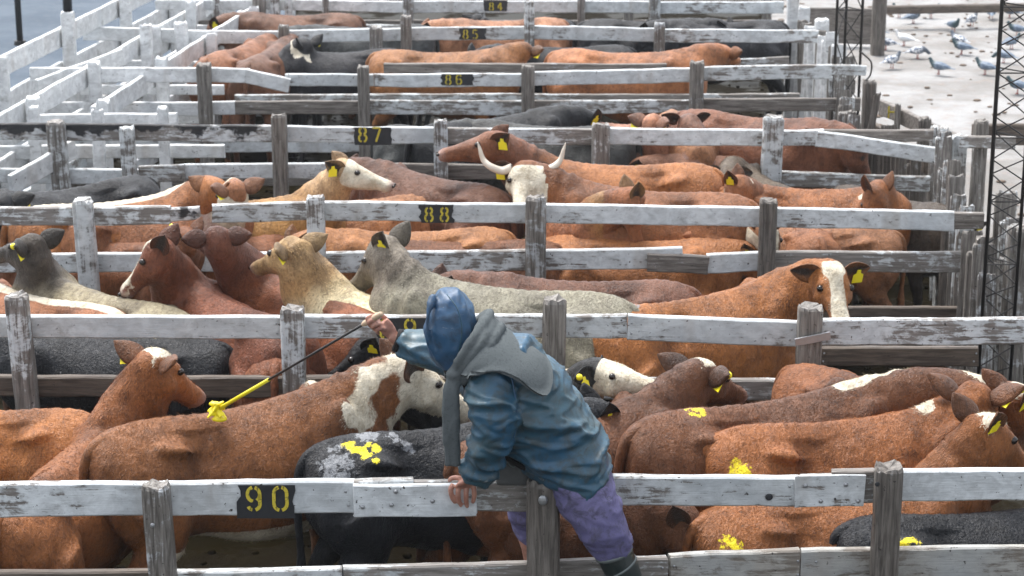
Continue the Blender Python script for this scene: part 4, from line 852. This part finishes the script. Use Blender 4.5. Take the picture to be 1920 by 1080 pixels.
lonepost(1650, -8, 26, .8, 'postd', 'thick stump at the end of the far timber', .6)
# sagging electric wire from the thin mast
pw = [PZ(1612, 96, 2.2), PZ(1622, 104, 2.0), PZ(1634, 118, 1.8), PZ(1632, 140, 1.5), PZ(1622, 152, 1.45)]
tag(obj('cable', shift(tube(pw, .008, 6, 20), (0, 0, 0)), M['steel']), 'dark cable curling from the thin mast to the split post', 'cable')
def mast(name, legs, ztop, label, step=.32, rl=.012, rb=.006):
    L_ = [np.array(l, float) for l in legs]; c = sum(L_) / len(L_); root = empty(name, (c[0], c[1], 0), label=label, cat='mast')
    for l in L_: wpart(root, 'leg', tube([l + (0, 0, -.05), l + (0, 0, ztop)], [rl] * 2, 8), M['steel'], smooth=True)
    n = int(ztop / step)
    for i in range(n):
        z0, z1 = i * step, (i + 1) * step
        for a, b in ((0, 1), (1, 2), (2, 0)):
            if i % 2: a, b = b, a
            wpart(root, 'brace', tube([L_[a] + (0, 0, z0), L_[b] + (0, 0, z1)], [rb] * 2, 5), M['steel'])
            if i % 3 == 0: wpart(root, 'brace', tube([L_[a] + (0, 0, z0), L_[b] + (0, 0, z0)], [rb] * 2, 5), M['steel'])
    return root
q = PYY(1562, 200, float(f86.o[1]) + .35); q2 = PYY(1609, 200, float(f86.o[1]) + .35); mast('lattice_mast', [(q[0], q[1], 0), (q2[0], q2[1], 0), ((q[0] + q2[0]) / 2, q[1] + .22, 0)], 6, 'thin black lattice mast rising at the right end of the fence numbered 86', step=.30, rl=.014)
q = PYY(1841, 600, 13.4); q2 = PYY(1896, 600, 13.4); mast('lattice_mast', [(q[0], q[1], 0), (q2[0] + .02, q2[1], 0), (q[0] + .05, q[1] + .20, 0)], 6, 'tall black lattice mast with crossed bars at the right edge of the picture', step=.14, rl=.012, rb=.0048)

# pigeons -------------------------------------------------------------
def mk_bird(name, a, b, c2):
    m = MT(name); x = m.sep(0); n = m.noise(30, 3)
    c = m.mix(m.ramp(m.math('ADD', x, m.math('MULTIPLY', n, .05)), .05, .10), m.mix(m.ramp(n, .45, .6), a, b), c2); return m.out(c, .5)
M['bird'] = mk_bird('grey_blue_feathers', (.10, .14, .20), (.19, .24, .30), (.03, .06, .07)); M['birdw'] = mk_bird('white_feathers', (.72, .73, .74), (.60, .62, .65), (.62, .63, .64)); M['birdm'] = mk_bird('pied_feathers', (.09, .12, .17), (.75, .76, .78), (.08, .10, .13))
M['leg'] = simple('red_bird_leg', (.35, .08, .06), .5); M['beak'] = simple('dark_beak', (.05, .045, .04), .4)
def pigeon(px, py, yaw, kind, label, peck=0.0):
    g = PZ(px, py + 10, 0.0); root = empty('pigeon', g, yaw, label=label, cat='pigeon', group='pigeons scattered on the pale yard'); root.scale = (.95,) * 3
    hx, hz_ = (.125, .205) if not peck else (.165, .07)
    parts = [loft([(-.17, 0, .10), (-.10, 0, .112), (-.03, 0, .118), (.04, 0, .125), (.085, 0, .14), (.11, 0, .155)], [.012, .040, .062, .064, .045, .02], [.008, .034, .055, .058, .045, .02], (0, 0, 1.), n=12),
             tube([(.07, 0, .135), ((.085 + hx) / 2 + .01, 0, (.15 + hz_) / 2), (hx, 0, hz_)], [.042, .030, .022], 10, 6), ellipsoid((hx + .008, 0, hz_ + .006), (.027, .022, .024)),
             loft([(-.11, 0, .112), (-.18, 0, .100), (-.235, 0, .092)], [.034, .030, .036], [.012, .007, .004], (0, 0, 1.), n=8)]
    V, F = remesh(parts, .0075, 3); obj('body', (V, F), M[kind], root)
    for sd in (1, -1):
        obj('wing', loft([(.06, sd * .050, .135), (.0, sd * .064, .128), (-.08, sd * .052, .116), (-.16, sd * .022, .106)], [.008, .012, .010, .004], [.030, .040, .030, .008], (0, 0, 1.), n=8), M[kind], root)
        obj('leg', tube([(.0, sd * .022, .08), (.004, sd * .022, .0)], [.006, .005], 6), M['leg'], root)
        obj('foot', tube([(-.015, sd * .022, .004), (.03, sd * .024, .004)], [.004, .003], 5), M['leg'], root)
    obj('beak', tube([(hx + .028, 0, hz_ + .002), (hx + .056, 0, hz_ - .008)], [.008, .001], 6), M['beak'], root); return root
for a in [(1712, 34, .4, 'bird', 'grey pigeon alone near the far timber, left one'), (1787, 50, -1.2, 'bird', 'slate pigeon in the middle of the yard below the far timber'), (1607, 44, .1, 'birdw', 'white pigeon behind the thin mast'),
          (1638, 62, 2.9, 'bird', 'blue grey pigeon just right of the thin mast'), (1695, 76, 2.6, 'birdw', 'white pigeon with its head up, left half of the yard'), (1661, 84, 2.8, 'birdm', 'pied pigeon walking left, below the blue grey one'),
          (1720, 100, .2, 'birdm', 'pied pigeon bending to peck, below the white one', 1), (1796, 78, 2.2, 'birdm', 'pigeon with one white wing beside a dark one'), (1803, 92, 2.7, 'bird', 'dark blue pigeon with a long tail, middle of the yard'),
          (1847, 130, 2.5, 'bird', 'dark pigeon nearest the big mast, head up'), (1908, 166, 2.8, 'bird', 'dark pigeon at the right edge behind the mast bars'), (1858, 26, 1.4, 'bird', 'small grey pigeon by the timber, near the big mast'),
          (1893, 24, 2.6, 'bird', 'grey pigeon at the top right behind the mast bars'), (1896, 82, .5, 'bird', 'grey pigeon between the bars of the big mast, upper one'), (1882, 108, 2.4, 'bird', 'bluish pigeon behind the left leg of the big mast', 1)]:
    pigeon(*a)
for px, py, yw, kd, lb in ((1745, 24, .3, 'bird', 'tiny grey pigeon right beside the far timber'), (1686, 24, 2.2, 'bird', 'tiny pigeon near the thick stump'), (1822, 40, .9, 'birdm', 'small pied pigeon left of the big mast top'), (1760, 130, 2.6, 'bird', 'grey pigeon alone in the lower middle of the yard'), (1672, 118, .6, 'birdm', 'pied pigeon lowest beside the thin mast'), (1906, 58, 2.9, 'bird', 'slate pigeon in the top right corner')):
    pigeon(px, py, yw, kd, lb)
# scattered dung and straw on the yard
rs_ = np.random.RandomState(3); V, F = [], []
for k in range(700):
    x, y = rs_.uniform(3.9, 12), rs_.uniform(15, 40); r = rs_.uniform(.015, .06); v, f = ellipsoid((x, y, .005), (r, r * .8, r * .35), 6, 4); F += [tuple(i + len(V) * 1 for i in q) for q in f]; V += [tuple(p) for p in v]
tag(obj('dung_clods', (np.array(V), F), simple('dung', (.16, .12, .09), .8)), 'small dung clods strewn over the pale yard', 'dung', kind='stuff')
V, F = [], []
for k in range(2200):
    x, y = rs_.uniform(-4.5, 3.7), rs_.uniform(9.4, 27); r = rs_.uniform(.01, .03); v, f = ellipsoid((x, y, .012), (r, r * .8, r * .7), 6, 4); F += [tuple(i + len(V) * 1 for i in q) for q in f]; V += [tuple(p) for p in v]
tag(obj('mud_clods', (np.array(V), F), bpy.data.materials['wet_mud']), 'trodden mud clods on the pen floors', 'mud', kind='stuff')

# ------------------------------------------------------------------ the man
YM = float(f90.F(1000, 905)[1])
def m_(px, py, dy=0.0): return PYY(px, py, YM + dy)
K = 1 / 404.0
def mk_coat(name, a, b, grime, rough):
    m = MT(name); n = m.noise(4, 5, .6); n2 = m.noise(16, 6, .7, dist=.5); sc_ = m.noise(9, 6, .75, m.map((1, 1, 3.5)), dist=1.2)
    c = m.mix(m.ramp(n, .35, .65), a, b); c = m.mix(m.ramp(n2, .44, .64, 0, .75), c, grime); c = m.mix(m.ramp(sc_, .655, .70, 0, .7), c, (.42, .45, .46)); c = m.mix(m.ramp(m.noise(33, 4, .7), .64, .70, 0, .6), c, (.02, .025, .03))
    m.bump(m.math('ADD', m.math('MULTIPLY', n2, .6), m.math('MULTIPLY', m.noise(60, 3), .15)), .45, .008); return m.out(c, m.ramp(n2, .3, .7, rough, rough + .2), .5)
M['coat'] = mk_coat('worn_blue_oilcloth', (.022, .084, .150), (.036, .088, .115), (.034, .048, .050), .34)
M['hood'] = mk_coat('blue_hood_cloth', (.018, .066, .145), (.030, .092, .175), (.02, .04, .07), .40)
M['trousers'] = mk_coat('purple_work_trousers', (.105, .098, .215), (.155, .142, .28), (.055, .050, .075), .75)
M['boot'] = simple('dark_green_rubber', (.016, .024, .024), .35, .3, 12, .1); M['boot_band'] = simple('grey_rubber_rim', (.12, .14, .14), .5)
M['cuff'] = simple('black_knit_cuff', (.012, .011, .012), .9, .3, 60, .5)
def mk_scarf():
    m = MT('grey_wool_scarf'); n = m.noise(6, 5); k = m.noise(90, 3, .6); c = m.mix(n, (.075, .088, .092), (.12, .135, .14)); c = m.mix(m.ramp(k, .5, .7, 0, .4), c, (.045, .052, .055)); m.bump(k, .5, .004); return m.out(c, .95, .15)
M['scarf'] = mk_scarf()
def mk_skin():
    m = MT('skin'); n = m.noise(25, 4); c = m.mix(m.ramp(n, .35, .65), (.33, .155, .11), (.46, .24, .175)); m.put(m.b.inputs['Subsurface Weight'], .08); m.bump(m.noise(120, 4), .3, .002); return m.out(c, .5)
M['skin'] = mk_skin(); M['handle'] = simple('pale_turned_wood', (.55, .40, .27), .5, .15)
M['ystick'] = simple('yellow_painted_rod', (.80, .66, .02), .4, .12, 40, .2); M['bag'] = simple('dark_grey_canvas', (.09, .095, .095), .8, .3, 40, .4)
def ridge(p, sc, seed): return 1 - np.abs(vnoise(p, sc, seed)) * 2
def cloth(parts, vox, it, amp, seed, stretch=(1, 1, 1), sc=7):
    V, F = remesh(parts, vox, it); n = vnormals(V, F); q = V * np.array(stretch); q = q + .05 * np.stack([vnoise(V, 5, seed), vnoise(V, 6, seed + 1), vnoise(V, 7, seed + 2)], 1)
    g = amp * (np.clip(ridge(q, sc, seed), 0, 1) ** 2 * 1.0 - .35 + .5 * np.clip(ridge(q, sc * 2.1, seed + 5), 0, 1) ** 2); return V + n * g[:, None], F
man = empty('person', m_(1010, 1000) * (1, 1, 0), label='man in hooded blue coat and grey scarf straddling the front fence with a stick', cat='person', group=None)
def mp(name, VF, mat, label=None, smooth=True): return wpart(man, name, VF, M[mat], label, smooth)
YD = (0, 1., 0)
# body under the clothes: one continuous surface down to the finger tips
def fing(pts, r=.0105): return tube([m_(*p) for p in pts], [r * 1.12, r * 1.05, r, r * .8][:len(pts)] if len(pts) == 4 else [r * 1.1] + [r] * (len(pts) - 2) + [r * .75], 10, 14)
bp = [tube([m_(1085, 880), m_(1020, 795), m_(965, 735), m_(915, 670), m_(880, 655)], [.13, .14, .16, .11, .06], 14, 14),
      tube([m_(885, 665), m_(860, 640), m_(848, 612)], [.058, .058, .07], 12, 8), ellipsoid(m_(845, 610), (.085, .085, .115)), ellipsoid(m_(815, 628), (.02, .02, .03)),
      tube([m_(915, 700, -.12), m_(930, 760, -.19), m_(930, 815, -.2), m_(902, 870, -.17), m_(882, 900, -.12)], [.07, .06, .05, .042, .032], 12, 18),
      tube([m_(885, 680, .12), m_(835, 662, .16), m_(790, 650, .2), m_(752, 640, .22), m_(733, 628, .22)], [.07, .055, .048, .034, .028], 12, 18),
      tube([m_(1075, 880, -.05), m_(1115, 960, -.12), m_(1150, 1035, -.14), m_(1185, 1120, -.14), m_(1195, 1210, -.14)], [.12, .09, .065, .05, .045], 12, 18),
      tube([m_(1040, 880, .12), m_(995, 960, .32), m_(1005, 1040, .33), m_(1012, 1150, .33), m_(1010, 1230, .33)], [.12, .09, .065, .05, .045], 12, 18)]
# supporting hand on the rail
bp += [loft([m_(884, 896, -.115), m_(878, 903, -.105), m_(870, 907, -.095), m_(867, 912, -.085)], [.028, .040, .045, .043], [.020, .020, .018, .014], (0, .25, 1.), n=14)]
for a in [((850, 908, -.085), (845, 918, -.098), (848, 933, -.09), (854, 943, -.075)), ((862, 908, -.088), (859, 921, -.104), (860, 937, -.096), (865, 949, -.078)), ((875, 909, -.088), (874, 923, -.104), (874, 938, -.096), (876, 951, -.078)), ((887, 908, -.085), (889, 920, -.098), (889, 932, -.09), (886, 943, -.075))]: bp.append(fing(a, .0124))
bp.append(fing(((872, 900, -.09), (858, 896, -.085), (847, 897, -.06), (842, 902, -.04)), .0125))
# raised hand round the handle
bp += [loft([m_(738, 631, .22), m_(731, 622, .22), m_(723, 612, .215), m_(716, 604, .21)], [.024, .034, .037, .034], [.016, .020, .020, .015], YD, n=14)]
for a in [((710, 597, .20), (699, 592, .165), (689, 597, .165), (690, 605, .195)), ((711, 603, .195), (700, 600, .150), (691, 605, .155), (695, 613, .19)), ((716, 610, .195), (707, 608, .150), (699, 613, .155), (703, 619, .19)), ((722, 617, .20), (714, 616, .160), (707, 620, .165), (710, 626, .195))]: bp.append(fing(a, .0105))
bp.append(fing(((728, 610, .245), (722, 596, .25), (710, 590, .235), (702, 590, .215)), .0115))
mp('body', remesh(bp, .0046, 3), 'skin')
# coat
C_ = [m_(905, 655), m_(930, 680), m_(968, 735), m_(1022, 795), m_(1071, 855), m_(1102, 900)]
torso = loft(np.array(C_), np.array([45, 76, 88, 84, 74, 58]) * K, [.10, .20, .23, .225, .225, .235], YD, n=28, e=2.3)
slv = tube([m_(918, 705, -.10), m_(922, 725, -.17), m_(924, 765, -.215), m_(926, 812, -.23), m_(907, 858, -.20), m_(893, 893, -.15)], np.array([38, 46, 47, 43, 36, 29]) * K, 18, 22)
slf = tube([m_(900, 690, .08), m_(860, 672, .13), m_(820, 660, .17), m_(785, 652, .20), m_(752, 641, .22)], np.array([44, 42, 38, 33, 24]) * K, 16, 20)
skirt = loft(np.array([m_(1040, 830), m_(1078, 872), m_(1103, 902)]), np.array([72, 68, 57]) * K, [.20, .235, .25], YD, n=24)
V, F = cloth([torso, slv, slf, skirt], .0105, 3, .030, 3, (.8, .6, 2.2), 5.6)
# pull the hem corner down and sharpen it
hc = m_(1066, 945, -.12); dd = np.linalg.norm(V - hc, axis=1); wgt = np.clip(1 - dd / .16, 0, 1) ** 2; V = V + (hc - V) * wgt[:, None] * .75
mp('coat', (V, F), 'coat')
def strip(p0, p1, wd, th, mat, name, lab=None): return mp(name, tube([m_(*p0), m_(*p1)], [wd] * 2, 6), mat, lab)
# sleeve and back seams as raised piping
mp('seam', tube([m_(958, 700, -.235), m_(968, 760, -.262), m_(965, 812, -.262), m_(952, 840, -.24)], .0035, 6, 20), 'hood')
# hood
hd_ = loft(np.array([m_(868, 694), m_(856, 672), m_(849, 645), m_(846, 612), m_(843, 580), m_(833, 556), m_(824, 546)]), np.array([22, 38, 46, 49, 44, 27, 7]) * K, [.08, .115, .135, .140, .125, .08, .02], YD, n=24, e=2.2)
brim = tube([m_(812, 555, -.05), m_(802, 590, -.11), m_(803, 640, -.12), m_(825, 680, -.09), m_(845, 692, -.05)], .014, 8, 18)
V, F = cloth([hd_, brim], .0085, 4, .012, 8, (1.6, 1, .7), 7); mp('hood', (V, F), 'hood')
mp('seam', tube([m_(838, 552, -.09), m_(858, 580, -.147), m_(866, 620, -.152), m_(860, 660, -.135), m_(856, 682, -.10)], .003, 6, 20), 'coat')
mp('hood_shade_blob', ellipsoid(m_(846, 694, -.06), (.035, .04, .03)), 'cuff')  # black ellipsoid standing in for the shade in the hood opening
# scarf: three wound strands, a shawl over the shoulder and a hanging end
st_ = []
for k, (ox, oy, od) in enumerate(((0, 0, 0), (14, 8, -.012), (27, 17, -.015), (7, -9, .02))):
    st_.append(tube([m_(850 + ox * .6, 705 + oy * .6, -.13 + od), m_(868 + ox, 668 + oy, -.175 + od), m_(893 + ox, 630 + oy, -.165 + od), m_(906 + ox, 604 + oy, -.07 + od), m_(908 + ox, 598 + oy, .06 + od), m_(880 + ox * .5, 620 + oy * .5, .15), m_(845, 680, .13), m_(842, 705, .0)], [.026, .028, .026, .026, .026, .026, .026, .024], 10, 36))
inner = [(862, 705, -.17), (880, 672, -.20), (903, 640, -.18), (920, 618, -.07), (925, 612, .07)]
mid_ = [(872, 704, -.235), (912, 686, -.268), (956, 672, -.235), (974, 643, -.10), (966, 622, .09)]
out_ = [(884, 700, -.262), (945, 700, -.282), (1022, 742, -.258), (1034, 690, -.12), (1002, 645, .09)]
G = np.array([[m_(*p) for p in row] for row in (inner, mid_, out_)]); nu, nv_ = 12, 24
GG = np.array([smoothpath(G[i], nv_) for i in range(3)]); SH = np.array([smoothpath(GG[:, j], nu) for j in range(nv_)])
nrm_ = np.zeros_like(SH); nrm_ = np.cross(np.gradient(SH, axis=0), np.gradient(SH, axis=1)); nrm_ /= np.linalg.norm(nrm_, axis=2, keepdims=True) + 1e-9
if nrm_[..., 1].mean() > 0: nrm_ = -nrm_
Pf = SH.reshape(-1, 3); wv = (.008 * vnoise(Pf * (1, 1, 1.8), 9, 2) + .006 * np.sin(np.tile(np.linspace(0, 1, nu), nv_) * 9 + 2 * vnoise(Pf, 5, 1)))[:, None] * nrm_.reshape(-1, 3)
top_, bot_ = Pf + wv + nrm_.reshape(-1, 3) * .004, Pf + wv - nrm_.reshape(-1, 3) * .012
V = np.vstack([top_, bot_]); n1 = nu * nv_; F = []
for j in range(nv_ - 1):
    for i in range(nu - 1): q = (j * nu + i, j * nu + i + 1, (j + 1) * nu + i + 1, (j + 1) * nu + i); F.append(q); F.append(tuple(x + n1 for x in q[::-1]))
def edge(ids):
    for a, b in zip(ids[:-1], ids[1:]): F.append((a, b, b + n1, a + n1))
edge([i for i in range(nu)]); edge([(nv_ - 1) * nu + i for i in range(nu)][::-1]); edge([j * nu for j in range(nv_)][::-1]); edge([j * nu + nu - 1 for j in range(nv_)])
shawl_ = (V, F)
for ox, r0 in ((-7, .022), (5, .024)):
    st_.append(tube([m_(852 + ox * .5, 700, -.15), m_(846 + ox, 740, -.185), m_(846 + ox, 800, -.19), m_(850 + ox, 873, -.18)], [r0, r0 * 1.1, r0 * 1.15, r0 * .95], 10, 22, flat=.75))
st_.append(ellipsoid(m_(853, 702, -.15), (.045, .04, .035)))
V, F = cloth(st_, .0075, 2, .005, 12, (2, 1, .5), 12); V, F = join([(V, F), shawl_]); mp('scarf', (V, F), 'scarf')
# cuffs, strap, bag
mp('cuff', tube([m_(750, 640, .22), m_(741, 637, .22)], [.060, .054], 16), 'cuff'); 
mp('strap', tube([m_(868, 712, -.12), m_(890, 765, -.12), m_(915, 830, -.08), m_(955, 862, -.05), m_(1010, 890, -.06)], .013, 6, 24), 'cuff')
mp('zip', tube([m_(872, 745, -.135), m_(893, 800, -.13), m_(905, 850, -.1)], .0035, 5, 12), 'bolt')
bagv, bagf = remesh([box(m_(962, 878, .02), (.16, .10, .15)), tube([m_(938, 850, .0), m_(990, 856, .0)], [.03, .03], 8)], .012, 4); mp('bag', (bagv, bagf), 'bag')
mp('bag_trim', tube([m_(950, 865, -.045), m_(962, 876, -.05), m_(975, 866, -.045)], .003, 5, 10), 'boot_band')
# trousers and boots
tr = [tube([m_(1065, 862, -.03), m_(1092, 915, -.09), m_(1118, 962, -.13), m_(1138, 1002, -.14), m_(1155, 1042, -.14)], np.array([62, 58, 51, 46, 36]) * K, 18, 20),
      tube([m_(1050, 862, .06), m_(1012, 905, .22), m_(995, 955, .33), m_(1000, 1000, .34), m_(1006, 1022, .34)], np.array([60, 52, 44, 32, 26]) * K, 16, 20), ellipsoid(m_(1072, 872, .02), (.17, .19, .15))]
V, F = cloth(tr, .0105, 4, .014, 21, (1, .8, 1.8), 6); mp('trousers', (V, F), 'trousers')
for k, pts in enumerate(([(1150, 1035, -.14), (1166, 1068, -.14), (1182, 1120, -.14), (1190, 1190, -.14), (1190, 1225, -.14)], [(1010, 1010, .34), (1014, 1060, .34), (1014, 1120, .34), (1012, 1200, .34), (1010, 1235, .34)])):
    r0 = .088 if k == 0 else .07; dyy = pts[0][2]; e_ = pts[-1]
    V, F = remesh([tube([m_(*p) for p in pts], [r0, r0 * .97, r0 * .85, r0 * .72, r0 * .7], 18, 20), loft([m_(e_[0] + 20, e_[1], dyy), m_(e_[0] - 20, e_[1] + 2, dyy), m_(e_[0] - 60, e_[1] + 10, dyy)], [.05, .055, .045], [.05, .05, .035], (0, 0, 1.), n=14)], .010, 3)
    V = V + vnormals(V, F) * (.004 * vnoise(V * (1, 1, 2.5), 9, k))[:, None]; mp('boot', (V, F), 'boot')
    mp('boot_rim', tube([m_(*pts[0]) + (-.002, 0, .006), m_(*pts[0]) + (.004, 0, -.012)], [r0 * 1.04] * 2, 20), 'boot_band' if k == 0 else 'boot')
    mp('boot_seam', tube([m_(pts[1][0] - 4, pts[1][1] - 8, dyy) , m_(pts[1][0] - 2, pts[1][1] - 5, dyy)], [r0 * 1.01] * 2, 20), 'boot_band')
# marking stick held in the raised hand
tip = PZ(408, 768, 1.22 * 1.05 + .02); h0 = m_(690, 603, .185); dv = N(h0 - tip); back_ = h0 + dv * .11
LS = np.linalg.norm(h0 - tip); S_ = empty('marking_stick', tip, label='long thin stick with pale wooden handle and yellow painted end, held by the man', cat='stick')
def sp(name, VF, mat): return wpart(S_, name, VF, M[mat], smooth=True)
sp('handle', tube([h0 - dv * .045, h0 - dv * .02, h0 + dv * .02, h0 + dv * .07, back_], [.009, .015, .013, .016, .012], 12, 14), 'handle')
sp('rod', tube([h0 - dv * .03, tip + dv * LS * .36], [.0065, .0065], 8), 'steel'); sp('painted_end', tube([tip + dv * LS * .362, tip + dv * .02], [.0095, .011], 8), 'ystick')
rs_ = np.random.RandomState(5); bl = []
for k in range(26):
    a = rs_.uniform(0, 6.28); d_ = np.array((math.cos(a) * rs_.uniform(.01, .055), rs_.uniform(-.05, .02), rs_.uniform(-.045, .045) + .3 * math.cos(a) * 0)); bl.append(tube([tip + (0, -.01, 0), tip + d_ * .6 + (0, 0, .008), tip + d_ * 1.1], [.011, .010, .006], 7, 6))
bl.append(ellipsoid(tip + (.01, -.02, -.045), (.042, .02, .016))); bl.append(ellipsoid(tip + (-.015, -.01, .035), (.03, .018, .014)))
V, F = remesh(bl, .006, 1); sp('paint_swab', (V, F), 'ypaint')


# ------------------------------------------------------------------ faint winter air over the pens
hz_m = bpy.data.materials.new('haze_air'); hz_m.use_nodes = True; t_ = hz_m.node_tree; t_.nodes.remove(t_.nodes['Principled BSDF'])
pv = t_.nodes.new('ShaderNodeVolumePrincipled'); pv.inputs['Color'].default_value = (.90, .95, 1.0, 1); pv.inputs['Density'].default_value = .0006; pv.inputs['Anisotropy'].default_value = .2
t_.links.new(pv.outputs[0], t_.nodes['Material Output'].inputs['Volume'])
tag(obj('haze', box((0, 24, 3.2), (70, 80, 8.6)), hz_m, smooth=False), kind='stuff')
